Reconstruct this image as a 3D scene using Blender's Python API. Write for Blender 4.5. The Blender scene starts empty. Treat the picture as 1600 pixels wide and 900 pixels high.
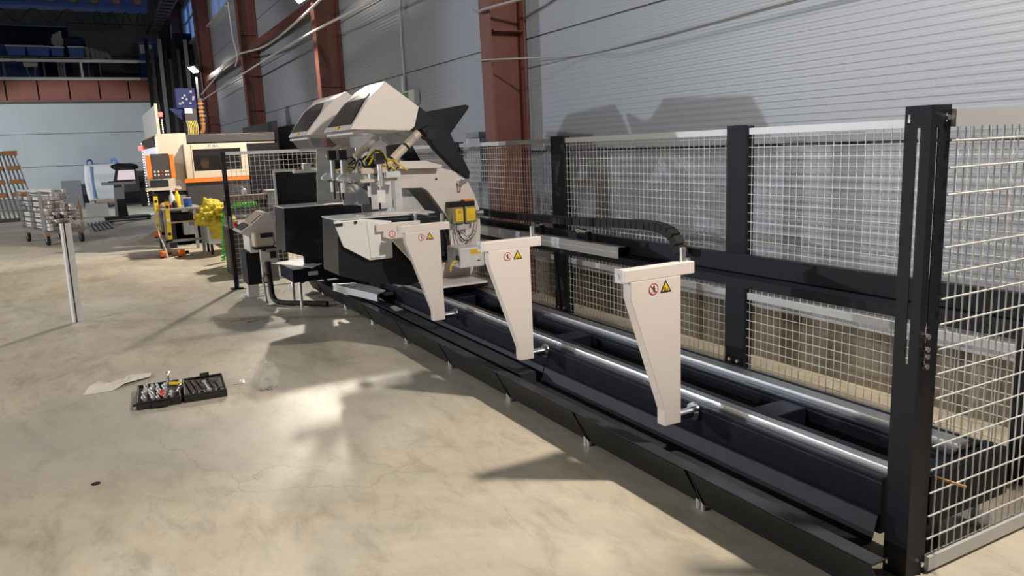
import bpy, bmesh, math, random
from mathutils import Vector, Matrix, noise
random.seed(7)
SC = bpy.context.scene
COL = SC.collection
# ------------------------------------------------------------------ camera
cam_d = bpy.data.cameras.new('camera'); cam = bpy.data.objects.new('camera', cam_d); COL.objects.link(cam)
cam_d.sensor_width = 36.0; cam_d.lens = 26.966; cam_d.clip_start = 0.05; cam_d.clip_end = 200
R_ = Vector((-0.47825, -0.87722, -0.04193)); U_ = Vector((0.14060, -0.12361, 0.98232)); F_ = Vector((0.86689, -0.46390, -0.18246))
M = Matrix((R_, U_, -F_)).transposed().to_4x4(); M.translation = Vector((0, 0, 1.6))
cam.matrix_world = M
SC.camera = cam
# ------------------------------------------------------------------ world, lamps, exposure
SC.view_settings.view_transform = 'Standard'; SC.view_settings.look = 'None'
SC.view_settings.gamma = 1.0; SC.view_settings.use_curve_mapping = False
SC.view_settings.exposure = 0.62
w = bpy.data.worlds.new('dusk'); SC.world = w; w.use_nodes = True
w.node_tree.nodes['Background'].inputs[0].default_value = (0.22, 0.42, 1.0, 1)
w.node_tree.nodes['Background'].inputs[1].default_value = 0.32
def spot(name, loc, aim, power, col, radius=0.12, cone=165):
    d = bpy.data.lights.new(name, 'SPOT'); d.energy = power; d.color = col; d.shadow_soft_size = radius
    d.spot_size = math.radians(cone); d.spot_blend = 0.35
    o = bpy.data.objects.new(name, d); COL.objects.link(o); o.location = loc
    o.rotation_euler = (Vector(aim) - Vector(loc)).to_track_quat('-Z', 'Y').to_euler()
    return o
# floodlights on the right columns and one opposite; other opposite lamps are added fill
LAMPS_RIGHT = [((1.0, -3.30, 4.1), (4.2, .2, 0), 560, (1.0, .87, .73), 150),
               ((13.75, -3.42, 4.22), (13.5, 1.4, 0), 860, (1.0, .87, .72), 150),
               ((28.3, -3.42, 4.5), (26, 0.5, 0), 420, (.86, .94, 1.0), 100)]
LAMPS_LEFT = [((16.6, 11.4, 3.7), (2.4, -4.1, 1.9), 2000, (.86, .93, 1.0), 38),
              ((4.0, 11.4, 5.0), (6, -.5, 0), 1500, (1.0, .95, .88), 120),  # unseen general fill, added to lift the faces towards the camera
              ((23.0, 11.4, 5.2), (34, -.3, .7), 3600, (.90, .96, 1.0), 30),  # added to brighten the lower back wall; narrow cone keeps the upper wall dark
              ((11.0, 11.4, 5.0), (20.5, .3, .4), 2300, (1.0, .96, .90), 50)]  # added to brighten the cart, console and machining centre
for i, (l, a, p, c, cone) in enumerate(LAMPS_RIGHT + LAMPS_LEFT):
    spot('hall_and_fill_light', l, a, p, c, cone=cone)

# ------------------------------------------------------------------ materials
def mat(name, col, rough=0.5, metal=0.0, var=0.0, scale=6.0, bump=0.0, bscale=60.0, emis=None, alpha=1.0, spec=0.5, stretch=None):
    m = bpy.data.materials.new(name); m.use_nodes = True
    nt = m.node_tree; b = nt.nodes['Principled BSDF']
    b.inputs['Base Color'].default_value = (*col, 1); b.inputs['Roughness'].default_value = rough
    b.inputs['Metallic'].default_value = metal; b.inputs['Alpha'].default_value = alpha
    b.inputs['Specular IOR Level'].default_value = spec
    if emis:
        b.inputs['Emission Color'].default_value = (*emis[0], 1); b.inputs['Emission Strength'].default_value = emis[1]
    if var or bump:
        tc = nt.nodes.new('ShaderNodeTexCoord'); src = tc.outputs['Object']
        if stretch:
            mp = nt.nodes.new('ShaderNodeMapping'); mp.inputs['Scale'].default_value = stretch
            nt.links.new(src, mp.inputs[0]); src = mp.outputs[0]
    if var:
        n = nt.nodes.new('ShaderNodeTexNoise'); n.inputs['Scale'].default_value = scale; n.inputs['Detail'].default_value = 6
        nt.links.new(src, n.inputs['Vector'])
        r = nt.nodes.new('ShaderNodeMapRange'); r.inputs[1].default_value = .3; r.inputs[2].default_value = .7
        r.inputs[3].default_value = 1 - var; r.inputs[4].default_value = 1 + var
        nt.links.new(n.outputs[0], r.inputs[0])
        mx = nt.nodes.new('ShaderNodeVectorMath'); mx.operation = 'SCALE'; mx.inputs[0].default_value = col
        nt.links.new(r.outputs[0], mx.inputs['Scale']); nt.links.new(mx.outputs[0], b.inputs['Base Color'])
    if bump:
        n2 = nt.nodes.new('ShaderNodeTexNoise'); n2.inputs['Scale'].default_value = bscale; n2.inputs['Detail'].default_value = 4
        nt.links.new(src, n2.inputs['Vector'])
        bp = nt.nodes.new('ShaderNodeBump'); bp.inputs['Strength'].default_value = bump; bp.inputs['Distance'].default_value = .004
        nt.links.new(n2.outputs[0], bp.inputs['Height']); nt.links.new(bp.outputs[0], b.inputs['Normal'])
    return m
def floor_material():
    m = bpy.data.materials.new('concrete_floor'); m.use_nodes = True; nt = m.node_tree; b = nt.nodes['Principled BSDF']
    N = nt.nodes.new; L = nt.links.new
    tc = N('ShaderNodeTexCoord')
    def noise_(scale, detail, rough=.6, stretch=(1, 1, 1), dist=0.0):
        mp = N('ShaderNodeMapping'); mp.inputs['Scale'].default_value = stretch; L(tc.outputs['Object'], mp.inputs[0])
        n = N('ShaderNodeTexNoise'); n.inputs['Scale'].default_value = scale; n.inputs['Detail'].default_value = detail
        n.inputs['Roughness'].default_value = rough; n.inputs['Distortion'].default_value = dist
        L(mp.outputs[0], n.inputs['Vector']); return n.outputs[0]
    def ramp(src, stops):
        r = N('ShaderNodeValToRGB'); e = r.color_ramp.elements
        e[0].position, e[0].color = stops[0][0], (*stops[0][1], 1); e[1].position, e[1].color = stops[-1][0], (*stops[-1][1], 1)
        for p, c in stops[1:-1]:
            k = e.new(p); k.color = (*c, 1)
        L(src, r.inputs[0]); return r.outputs[0]
    def mix(kind, fac, a, bb):
        x = N('ShaderNodeMix'); x.data_type = 'RGBA'; x.blend_type = kind
        if isinstance(fac, float): x.inputs[0].default_value = fac
        else: L(fac, x.inputs[0])
        L(a, x.inputs[6]); L(bb, x.inputs[7]); return x.outputs[2]
    base = ramp(noise_(.55, 9, .62, (1, 1.6, 1), .6), [(.34, (.37, .325, .25)), (.45, (.54, .485, .385)), (.55, (.62, .56, .45)), (.66, (.70, .65, .55))])
    fine = ramp(noise_(3.2, 11, .72, (1, 2.2, 1), .5), [(.34, (.70, .68, .65)), (.5, (1, 1, 1)), (.66, (1.10, 1.09, 1.06))])
    c = mix('MULTIPLY', .8, base, fine)
    grey = ramp(noise_(.33, 5, .6, (1, 1, 1), .8), [(.46, (0, 0, 0)), (.66, (.55, .55, .55))])
    gc = N('ShaderNodeRGB'); gc.outputs[0].default_value = (.43, .43, .39, 1)
    c = mix('MIX', grey, c, gc.outputs[0])
    # thin scuffs and trowel cracks
    vor = N('ShaderNodeTexVoronoi'); vor.feature = 'DISTANCE_TO_EDGE'; vor.inputs['Scale'].default_value = .42
    mp = N('ShaderNodeMapping'); L(tc.outputs['Object'], mp.inputs[0])
    nz = N('ShaderNodeTexNoise'); nz.inputs['Scale'].default_value = 1.4; nz.inputs['Detail'].default_value = 6; L(tc.outputs['Object'], nz.inputs['Vector'])
    ad = N('ShaderNodeVectorMath'); ad.operation = 'ADD'; L(mp.outputs[0], ad.inputs[0]); L(nz.outputs['Color'], ad.inputs[1]); L(ad.outputs[0], vor.inputs['Vector'])
    crack = ramp(vor.outputs['Distance'], [(.0, (.72, .70, .67)), (.003, (1, 1, 1)), (1, (1, 1, 1))])
    gate = ramp(noise_(.8, 3), [(.48, (0, 0, 0)), (.6, (.75, .75, .75))])
    c = mix('MULTIPLY', gate, c, crack)
    scuff = ramp(noise_(3.5, 12, .78, (.5, 3, 1), 1.4), [(.31, (.55, .52, .48)), (.37, (1, 1, 1)), (1, (1, 1, 1))])
    c = mix('MULTIPLY', .6, c, scuff)
    L(c, b.inputs['Base Color'])
    rr = N('ShaderNodeMapRange'); rr.inputs[3].default_value = .28; rr.inputs[4].default_value = .58
    L(noise_(1.6, 6), rr.inputs[0]); L(rr.outputs[0], b.inputs['Roughness'])
    bp = N('ShaderNodeBump'); bp.inputs['Strength'].default_value = .22; bp.inputs['Distance'].default_value = .004
    L(noise_(14, 8), bp.inputs['Height']); L(bp.outputs[0], b.inputs['Normal'])
    return m
def concrete_material():
    m = mat('plinth_concrete', (.21, .185, .14), .85, var=.45, scale=3.5, bump=.6, bscale=30, stretch=(1, 1, .45)); return m
MT = dict(
    floor=floor_material(), plinth=concrete_material(),
    wall=mat('painted_wall_panel', (.325, .36, .42), .38, 0, var=.03, scale=.8),
    backwall=mat('light_wall_panel', (.54, .58, .61), .55, var=.05, scale=.7),
    darkwall=mat('upper_wall', (.30, .32, .33), .8, var=.08, scale=.6),
    ceil=mat('ceiling_metal', (.12, .13, .15), .8),
    black=mat('powder_black', (.008, .010, .016), .5, 0, spec=.28, bump=.25, bscale=700),
    blackmat=mat('flat_black', (.007, .008, .012), .6, spec=.3),
    bed=mat('bed_black_paint', (.006, .009, .018), .5, 0, spec=.22, var=.25, scale=9, bump=.15, bscale=300),
    tray=mat('tray_black_paint', (.030, .032, .042), .5, 0, spec=.3, var=.3, scale=6, bump=.15, bscale=200),
    fascia=mat('fascia_black', (.013, .0145, .015), .45, spec=.3),
    brownblk=mat('box_black_sheet', (.010, .012, .018), .36, spec=.4),
    white=mat('cream_powder_coat', (.74, .69, .67), .33, 0, bump=.06, bscale=500),
    whitecool=mat('white_powder_coat', (.70, .72, .74), .35),
    cream=mat('cream_machine', (.62, .55, .44), .4),
    beige=mat('beige_plastic', (.55, .49, .38), .45),
    galv=mat('galvanised_sheet', (.60, .62, .64), .45, .25, var=.14, scale=9),
    steel=mat('ground_steel', (.80, .81, .83), .30, 1.0, var=.1, scale=3, stretch=(.2, 8, 8)),
    chrome=mat('chrome', (.75, .76, .78), .15, 1.0),
    alu=mat('aluminium', (.70, .72, .75), .38, .75),
    wire=mat('mesh_wire_paint', (.66, .67, .66), .4, .1),
    pframe=mat('panel_frame_paint', (.62, .64, .66), .4, .2),
    red=mat('red_oxide_steel', (.17, .064, .053), .5, var=.12, scale=3),
    darkred=mat('dark_red_steel', (.12, .045, .045), .6),
    brick=mat('mezzanine_red', (.30, .115, .085), .6, var=.08, scale=2),
    glass=mat('window_pane', (.55, .7, 1.0), .1, 0, alpha=.12),
    smoke=mat('smoked_window', (.085, .07, .07), .32, var=.35, scale=5, spec=.25),
    clear=mat('clear_curtain', (.24, .235, .25), .2, alpha=.48, var=.3, scale=12, stretch=(6, 1, 1)),
    film=mat('clear_plastic_film', (.85, .87, .86), .2, alpha=.13),
    orange=mat('orange_paint', (.85, .22, .03), .45), yellow=mat('yellow_plastic', (.85, .62, .03), .45),
    jacket=mat('yellow_fabric', (.50, .41, .03), .75, var=.2, scale=8), signyel=mat('sign_yellow', (.90, .62, .02), .5),
    signred=mat('sign_red', (.55, .04, .05), .5), signblk=mat('sign_black', (.015, .015, .015), .5), signwht=mat('sign_white', (.82, .78, .75), .5),
    rubber=mat('black_rubber', (.012, .012, .013), .7), tool=mat('tool_case_plastic', (.016, .017, .018), .5),
    redplastic=mat('red_plastic', (.6, .04, .03), .45), blue=mat('blue_paint', (.03, .09, .34), .5), bluetub=mat('blue_tub', (.05, .17, .60), .5),
    navy=mat('navy_cloth', (.02, .03, .12), .8), pvc=mat('white_pvc', (.76, .77, .80), .35), pvcend=mat('pvc_cut_end', (.82, .69, .62), .6),
    bag=mat('woven_bag', (.70, .73, .78), .7, var=.06, scale=12, bump=.4, bscale=12), strap=mat('blue_strap', (.15, .28, .62), .7),
    wood=mat('raw_wood', (.50, .38, .24), .7, var=.2, scale=6, stretch=(1, 8, 8)), rust=mat('orange_wood', (.40, .20, .09), .7, var=.2, scale=10),
    greysteel=mat('grey_steel', (.30, .31, .32), .5, .3), dkgrey=mat('dark_grey_panel', (.055, .052, .055), .5), midgrey=mat('mid_grey_panel', (.23, .24, .26), .5),
    copper=mat('copper_hose', (.62, .30, .10), .4, .5), green=mat('green_hose', (.10, .55, .06), .4), paper=mat('paper', (.78, .74, .69), .8),
    tan=mat('tan_stick', (.45, .27, .14), .7), cablewht=mat('white_cable', (.62, .63, .64), .5), cablegry=mat('grey_cable', (.30, .31, .33), .5),
    oil=mat('translucent_oil_jar', (.30, .27, .16), .25, alpha=.93), screen=mat('pink_screen', (.8, .65, .72), .3, emis=((.85, .7, .78), .35)),
    led=mat('led_strip', (1, .9, .8), .4, emis=((1.0, .85, .72), 1.1)), ledwhite=mat('lit_interior', (.8, .85, 1), .4, emis=((.72, .8, 1.0), .3)),
    beacon=mat('red_beacon', (1, .05, .05), .3, emis=((1.0, .06, .05), 4.0)), flood=mat('floodlight_glass', (1, 1, 1), .3, emis=((1, .97, .9), 90.0)),
    greensign=mat('green_sign', (.07, .28, .14), .5), lcd=mat('dark_display', (.03, .025, .035), .2), cardboard=mat('cardboard', (.36, .27, .2), .8),
    cover=mat('white_sheet_cover', (.78, .79, .80), .3), seam=mat('brown_steel', (.22, .13, .11), .6),
)
# ------------------------------------------------------------------ mesh helpers
class MB:
    def __init__(s): s.v = []; s.f = []
    def add(s, vs, fs):
        n = len(s.v); s.v += [tuple(v) for v in vs]; s.f += [[i + n for i in f] for f in fs]; return s
    def box(s, x0, x1, y0, y1, z0, z1):
        x0, x1 = sorted((x0, x1)); y0, y1 = sorted((y0, y1)); z0, z1 = sorted((z0, z1))
        return s.add([(x0, y0, z0), (x1, y0, z0), (x1, y1, z0), (x0, y1, z0), (x0, y0, z1), (x1, y0, z1), (x1, y1, z1), (x0, y1, z1)],
                     [(0, 3, 2, 1), (4, 5, 6, 7), (0, 1, 5, 4), (1, 2, 6, 5), (2, 3, 7, 6), (3, 0, 4, 7)])
    def prism(s, ax, poly, a, b):
        n = len(poly)
        def P(p, t):
            return {'x': (t, p[0], p[1]), 'y': (p[0], t, p[1]), 'z': (p[0], p[1], t)}[ax]
        vs = [P(p, a) for p in poly] + [P(p, b) for p in poly]
        return s.add(vs, [list(range(n)), list(range(2 * n - 1, n - 1, -1))] + [(i, i + n, (i + 1) % n + n, (i + 1) % n) for i in range(n)])
    def loft(s, A, B):
        n = len(A)
        return s.add(list(A) + list(B), [list(range(n)), list(range(2 * n - 1, n - 1, -1))] + [(i, i + n, (i + 1) % n + n, (i + 1) % n) for i in range(n)])
    def bar(s, p, q, w, h=None, up=(0, 0, 1)):
        p = Vector(p); q = Vector(q); h = h or w; d = (q - p).normalized(); u = Vector(up)
        if abs(d.dot(u)) > .99: u = Vector((1, 0, 0))
        a = d.cross(u).normalized() * w / 2; b = a.cross(d).normalized() * h / 2
        return s.loft([p - a - b, p + a - b, p + a + b, p - a + b], [q - a - b, q + a - b, q + a + b, q - a + b])
    def tube(s, pts, r, n=8):
        pts = [Vector(p) for p in pts]; rings = []; u = None
        for i, p in enumerate(pts):
            d = (pts[min(i + 1, len(pts) - 1)] - pts[max(i - 1, 0)])
            d = d.normalized() if d.length > 1e-9 else Vector((0, 0, 1))
            if u is None:
                u = Vector((0, 0, 1)) if abs(d.z) < .9 else Vector((1, 0, 0))
            u = (u - d * u.dot(d)).normalized(); v = d.cross(u); rr = r[i] if isinstance(r, (list, tuple)) else r
            rings.append([p + (u * math.cos(2 * math.pi * k / n) + v * math.sin(2 * math.pi * k / n)) * rr for k in range(n)])
        vs = [q for R in rings for q in R]; fs = []
        for i in range(len(rings) - 1):
            for k in range(n):
                fs.append((i * n + k, i * n + (k + 1) % n, (i + 1) * n + (k + 1) % n, (i + 1) * n + k))
        fs.append(list(range(n - 1, -1, -1))); fs.append([len(vs) - n + k for k in range(n)])
        return s.add(vs, fs)
    def cyl(s, c, r, h, n=16, r2=None):
        c = Vector(c); return s.tube([c, c + Vector((0, 0, h))], [r, r if r2 is None else r2], n)
    def plate(s, ax, us, vs_, holes, t0, t1):
        """grid plate: us, vs_ break lines; holes = set of (i, j) cells left out"""
        def P(u, v, t): return {'x': (t, u, v), 'y': (u, t, v), 'z': (u, v, t)}[ax]
        nu, nv = len(us), len(vs_); base = len(s.v)
        for t in (t0, t1):
            for v in vs_:
                for u in us: s.v.append(P(u, v, t))
        idx = lambda i, j, k: base + k * nu * nv + j * nu + i
        full = lambda i, j: 0 <= i < nu - 1 and 0 <= j < nv - 1 and (i, j) not in holes
        for i in range(nu - 1):
            for j in range(nv - 1):
                if not full(i, j): continue
                for k in (0, 1): s.f.append([idx(i, j, k), idx(i + 1, j, k), idx(i + 1, j + 1, k), idx(i, j + 1, k)])
                for (di, dj, a, b) in ((-1, 0, (i, j), (i, j + 1)), (1, 0, (i + 1, j), (i + 1, j + 1)), (0, -1, (i, j), (i + 1, j)), (0, 1, (i, j + 1), (i + 1, j + 1))):
                    if not full(i + di, j + dj): s.f.append([idx(*a, 0), idx(*b, 0), idx(*b, 1), idx(*a, 1)])
        return s
    def build(s, name, m, parent=None, smooth=False, bevel=0.0):
        me = bpy.data.meshes.new(name); me.from_pydata(s.v, [], s.f); me.update()
        bm = bmesh.new(); bm.from_mesh(me); bmesh.ops.recalc_face_normals(bm, faces=bm.faces)
        if smooth:
            for f in bm.faces: f.smooth = True
            for e in bm.edges:
                if len(e.link_faces) == 2 and e.calc_face_angle(0) > .7: e.smooth = False
        bm.to_mesh(me); bm.free()
        me.materials.append(MT[m] if isinstance(m, str) else m)
        o = bpy.data.objects.new(name, me); COL.objects.link(o)
        if parent is not None: o.parent = parent
        if bevel:
            b = o.modifiers.new('edge', 'BEVEL'); b.width = bevel; b.segments = 2; b.limit_method = 'ANGLE'
        return o
def tag(o, label=None, cat=None, group=None, kind=None):
    if label: o['label'] = label
    if cat: o['category'] = cat
    if group: o['group'] = group
    if kind: o['kind'] = kind
    return o
ORD = ['first', 'second', 'third', 'fourth', 'fifth', 'sixth', 'seventh', 'eighth', 'ninth', 'tenth', 'eleventh', 'twelfth']
def thing(name, label, cat, group=None, loc=(0, 0, 0)):
    o = bpy.data.objects.new(name, None); COL.objects.link(o); o.location = loc; o.empty_display_size = .1
    return tag(o, label, cat, group)
def struct(name):
    o = bpy.data.objects.new(name, None); COL.objects.link(o); o['kind'] = 'structure'; return o
def part(o, parent):
    """parent keeping the world place"""
    o.parent = parent; o.matrix_parent_inverse = parent.matrix_world.inverted(); return o
def copy_tree(o, parent=None):
    c = o.copy(); COL.objects.link(c)
    if parent is not None: c.parent = parent
    for ch in list(o.children): copy_tree(ch, c)
    return c
def box(name, m, parent, *b, bevel=0.0): return MB().box(*b).build(name, m, parent, bevel=bevel)
def tube(name, m, parent, pts, r, n=8): return MB().tube(pts, r, n).build(name, m, parent, smooth=True)
def curve_pts(pts, k=6):
    P = [Vector(p) for p in pts]; out = []
    for i in range(len(P) - 1):
        a = P[max(i - 1, 0)]; b = P[i]; c = P[i + 1]; d = P[min(i + 2, len(P) - 1)]
        for t in range(k):
            t /= k; out.append(.5 * ((2 * b) + (c - a) * t + (2 * a - 5 * b + 4 * c - d) * t * t + (3 * b - a - 3 * c + d) * t ** 3))
    out.append(P[-1]); return out

# ================================================================== SETTING
WY = -4.14          # inner face of the right wall
o = box('floor', 'floor', None, -9, 41, -9, 15, -.2, 0); o['kind'] = 'structure'
o = box('ceiling', 'ceil', None, -9, 41, WY - .3, 15, 9.6, 9.8); o['kind'] = 'structure'
wr = struct('wall_right')
BAYS = [-9, 0.62, 7.12, 13.62, 20.68, 28.4, 36.3, 41.0]
ROWS = [.38, 1.527, 2.674, 3.82, 4.967, 6.113, 7.26, 8.406, 9.6]
WIN = {(4, 4): None}
windows = [(24.4, 28.0, 5.93, 7.55), (31.35, 35.9, 6.05, 7.75)]
def ribbed(x0, x1, z0, z1):
    mb = MB(); p = .0478; n = int(round((z1 - z0 - .012) / p)); prof = [(WY - .07, z0 + .006)]
    h = (z1 - z0 - .012) / n
    for i in range(n):
        z = z0 + .006 + i * h
        prof += [(WY, z + .08 * h), (WY, z + .44 * h), (WY - .0013, z + .58 * h), (WY - .0013, z + .94 * h)]
    prof += [(WY, z1 - .006), (WY - .07, z1 - .006)]
    mb.prism('x', prof, x0 + .003, x1 - .003); return mb
for bi in range(len(BAYS) - 1):
    for ri in range(len(ROWS) - 1):
        x0, x1, z0, z1 = BAYS[bi], BAYS[bi + 1], ROWS[ri], ROWS[ri + 1]
        cut = [q for q in windows if x0 <= q[0] and q[1] <= x1 and z1 > q[2] + .2 and z0 < q[3]]
        if cut:
            a, b, c, d = cut[0]
            ribbed(x0, a, z0, z1).build('wall_panel', 'wall', wr); ribbed(b, x1, z0, z1).build('wall_panel', 'wall', wr)
            if z0 < c - .1: ribbed(a, b, z0, c).build('wall_panel', 'wall', wr)
            if z1 > d + .1: ribbed(a, b, d, z1).build('wall_panel', 'wall', wr)
        else: ribbed(x0, x1, z0, z1).build('wall_panel', 'wall', wr)
for bi in range(len(BAYS) - 1):
    box('concrete_plinth', 'plinth', wr, BAYS[bi] + .004, BAYS[bi + 1] - .004, WY - .2, WY - .012, 0, .372)
for z in ROWS[1:-1]: box('joint_strip', 'midgrey', wr, -9, 41.0, WY - .06, WY - .03, z - .02, z + .02) if not any(q[2] - .1 < z < q[3] + .1 for q in windows) else [box('joint_strip', 'midgrey', wr, a, b, WY - .06, WY - .03, z - .02, z + .02) for a, b in ((-9, windows[0][0]), (windows[0][1], windows[1][0]))]
for x in BAYS[1:-1]: box('joint_strip', 'midgrey', wr, x - .02, x + .02, WY - .06, WY - .03, .38, 9.6)
box('base_flashing', 'pframe', wr, -9, 41.0, WY - .02, WY + .004, .372, .384)
for wi, (a, b, c, d) in enumerate(windows):
    wn = struct('window_%d' % (wi + 1))
    y = WY - .1; fr = MB(); t = .09
    fr.box(a, b, y - .04, y + .04, c, c + t); fr.box(a, b, y - .04, y + .04, d - t, d)
    n = 3
    for k in range(n + 1):
        x = a + (b - a) * k / n; fr.box(max(a, x - t / 2), min(b, x + t / 2), y - .039, y + .039, c, d)
    zt = c + (d - c) * .62; fr.box(a, b, y - .03, y + .03, zt - .03, zt + .03)
    fr.build('window_frame', 'cablewht', wn)
    for k in range(n):
        x0 = a + (b - a) * k / n + t / 2; x1 = a + (b - a) * (k + 1) / n - t / 2
        for (z0, z1) in ((c + t, zt - .03), (zt + .03, d - t)): box('pane', 'glass', wn, x0, x1, y - .008, y + .008, z0, z1)
    box('window_sill', 'pframe', wn, a - .1, b + .1, WY - .02, WY + .16, c - .05, c, bevel=.005)
# far end wall under the mezzanine, the mezzanine and the wall behind it
wb = struct('wall_back')
zs = [0, .42, 1.55, 2.75, 3.93]
ys = [-4.1, -1.2, 2.0, 5.2, 8.4, 11.6, 15]
for a, b in zip(zs, zs[1:]):
    for c, d in zip(ys, ys[1:]):
        box('wall_panel', 'backwall' if a > 0 else 'midgrey', wb, 34.0, 34.15, c + .001, d - .001, a + .012, b - .008)
box('wall_core', 'midgrey', wb, 34.06, 34.3, -4.12, 15, 0, 3.94)
box('upper_wall', 'darkwall', wb, 40.2, 40.5, -4.2, 15, 4.6, 5.1)
up = MB().plate('x', [-4.2, .1, 4.2, 15], [5.1, 5.25, 7.55, 9.6], {(1, 1)}, 40.2, 40.4); up.build('upper_wall', 'darkwall', wb)
box('opening_back', 'blackmat', wb, 41.5, 41.6, -.2, 4.5, 5.0, 7.8)
for z in (6.3, 7.7): box('wall_seam', 'blackmat', wb, 40.185, 40.2, -4.2, .1, z, z + .03)
o = box('wall_left', 'darkwall', None, -9, 41, 12.2, 12.4, 0, 9.6); o['kind'] = 'structure'
o = box('wall_front', 'darkwall', None, -9.3, -9.02, -4.3, 12.2, 0, 9.6); o['kind'] = 'structure'
t1 = struct('trim_1')
for k, y in enumerate([-3.7 + 1.0 * i for i in range(19)]):
    y0, y1 = y, y + 1.0
    if k == 0: y0 = -4.1
    box('beam_plate', 'brick', t1, 33.62, 33.8, y0 + .025, y1 - .025, 3.97, 4.66)
box('beam_core', 'blackmat', t1, 33.72, 34.0, -4.1, 15, 3.96, 4.66)
box('beam_top_strip', 'alu', t1, 33.56, 33.9, -4.1, 15, 4.67, 4.77)
box('beam_bottom_strip', 'seam', t1, 33.6, 34.0, -4.1, 15, 3.9, 3.965)
box('mezzanine_deck', 'dkgrey', t1, 33.9, 40.2, -4.1, 15, 4.55, 4.66)

# ---- steel columns of the right wall
def steel_column(x, label, w=.30, dx=.22):
    t = thing('steel_column', label, 'column', 'red steel columns along the right wall', (x, WY, 0))
    yo, yi = .40, .012
    m = 'red'
    MB().prism('x', [(yo - .02, 0), (yo, 0), (yo + .10, 9.5), (yo + .08, 9.5)], -dx, 0).build('front_flange', m, t)
    MB().prism('x', [(yi, 0), (yi, 9.5), (yo + .08, 9.5), (yo - .02, 0)], -dx / 2 + .03, -dx / 2 + .05).build('web', m, t)
    MB().box(-dx, 0, yi, yi + .02, 0, 9.5).build('rear_flange', m, t)
    for z in (.9, 2.75, 4.6): MB().box(-dx, -dx / 2 + .03, yi + .02, yo - .02, z, z + .012).build('stiffener', m, t)
    MB().box(-dx - .05, .05, .0, yo + .06, 0, .03).build('base_plate', m, t)
    return t
# columns stand with their near faces at these X
steel_column(7.40, 'red steel column nearest the camera, behind the second mesh panel')
steel_column(13.88, 'red steel column with the larger bright floodlight above the two white hoods')
steel_column(20.95, 'red steel column between the two lit columns, crossed by a hanging grey cable loop')
steel_column(28.75, 'dark red steel column carrying the smaller far floodlight')
steel_column(36.1, 'farthest dark red column in the shadowed corner')
steel_column(.62, 'red steel column just right of the picture')
# brace tubes
for (a, b, lab) in ((13.95, 20.7, 'red brace tube between the middle columns, above the wall cables'), (21.0, 28.5, 'farther red brace tube reaching the far floodlight column')):
    tag(MB().box(a, b, -4.0, -3.86, 4.16, 4.33).build('brace_tube', 'red'), lab, 'brace', 'red brace tubes on the wall')
# floodlights, with housings for the added fill lamps too
for (l, a, p, c, _), lab in zip(LAMPS_RIGHT[1:] + LAMPS_RIGHT[:1] + LAMPS_LEFT, (
        'glowing floodlight at the top edge, on the red column behind the hoods', 'small glowing floodlight on the far dark red column',
        'floodlight on the column beside the camera', 'floodlight on the opposite wall, middle', 'added fill lamp on the opposite wall, near end', 'added fill lamp on the opposite wall, far end', 'added fill lamp on the opposite wall, second from the near end')):
    t = thing('floodlight', lab, 'floodlight', 'hall floodlights', l)
    d = (Vector(a) - Vector(l)).normalized(); t.rotation_euler = d.to_track_quat('-Z', 'Y').to_euler()
    big = .16
    MB().box(-big, big, -big * .8, big * .8, .05, .13).build('housing', 'greysteel', t, bevel=.01)
    MB().box(-big * .9, big * .9, -big * .7, big * .7, .035, .05).build('lens', 'flood', t)
    MB().bar((0, 0, .13), (0, .0, .30), .03).build('bracket', 'greysteel', t)
t = thing('lamp_pole', 'thin bright pole under the far floodlight, on the dark red column', 'pole', None, (28.40, -3.52, 0))
MB().box(-.03, .03, -.03, .03, 2.2, 4.3).build('stem', 'cablewht', t)
MB().box(-.05, .16, -.176, .03, 3.0, 3.06).build('wall_bracket', 'cablewht', t)

# ---- wall cables
def cable(pts, r, m, label, k=5):
    return tag(tube('cable', m, None, curve_pts(pts, k), r, 6), label, 'cable', 'cables along the right wall')
cable([(28.2, -3.6, 3.72), (24.5, -3.6, 3.95), (21.0, -3.6, 4.12), (17.4, -3.6, 3.9), (14.0, -3.6, 3.98), (10, -3.6, 4.25), (7.4, -3.6, 4.6)], .022, 'cablewht', 'white sagging cable strung from column to column, upper of two')
cable([(28.2, -3.63, 3.55), (22, -3.64, 3.62), (14.8, -3.63, 3.66), (10.4, -3.64, 3.6), (7.45, -3.62, 3.55)], .022, 'cablewht', 'straight white conduit under the sagging cable, lower of two')
cable([(20.9, -3.53, 5.4), (20.75, -3.53, 4.6), (20.4, -3.53, 4.05), (20.8, -3.53, 3.85)], .02, 'cablewht', 'white cable hanging in a loop on the middle red column')
cable([(7.44, -3.66, 2.99), (7.3, -3.66, 2.94), (7.12, -3.66, 2.95), (6.34, -4.05, 3.02), (5.9, -4.1, 3.06)], .014, 'cablegry', 'knotted grey rope tied around the near red column, near the top')
cable([(7.44, -3.67, 2.48), (7.3, -3.67, 2.47), (7.12, -3.68, 2.46), (6.2, -4.10, 2.40), (5.2, -4.10, 2.40), (3.4, -4.10, 2.45), (1.5, -4.10, 2.5)], .008, 'cablegry', 'thin brown cable running from the near red column across the bright wall')
cable([(10.62, -4.11, 4.8), (10.6, -4.11, 4.0), (10.68, -4.11, 3.2), (10.66, -4.11, 2.62)], .014, 'cablewht', 'vertical white cable dropping to the small green exit box')
cable([(15.2, -4.12, 4.5), (15.2, -4.12, 3.0)], .016, 'cablewht', 'short vertical white conduit on the wall left of the bright floodlight')
t = thing('exit_box', 'small white wall box with a green sign, right of the near hood', 'sign', None, (10.42, WY + .005, 2.32))
MB().box(-.24, .24, 0, .09, -.10, .10).build('housing', 'cablewht', t, bevel=.01)
MB().box(-.02, .2, .09, .096, -.07, .07).build('green_field', 'greensign', t)
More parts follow.
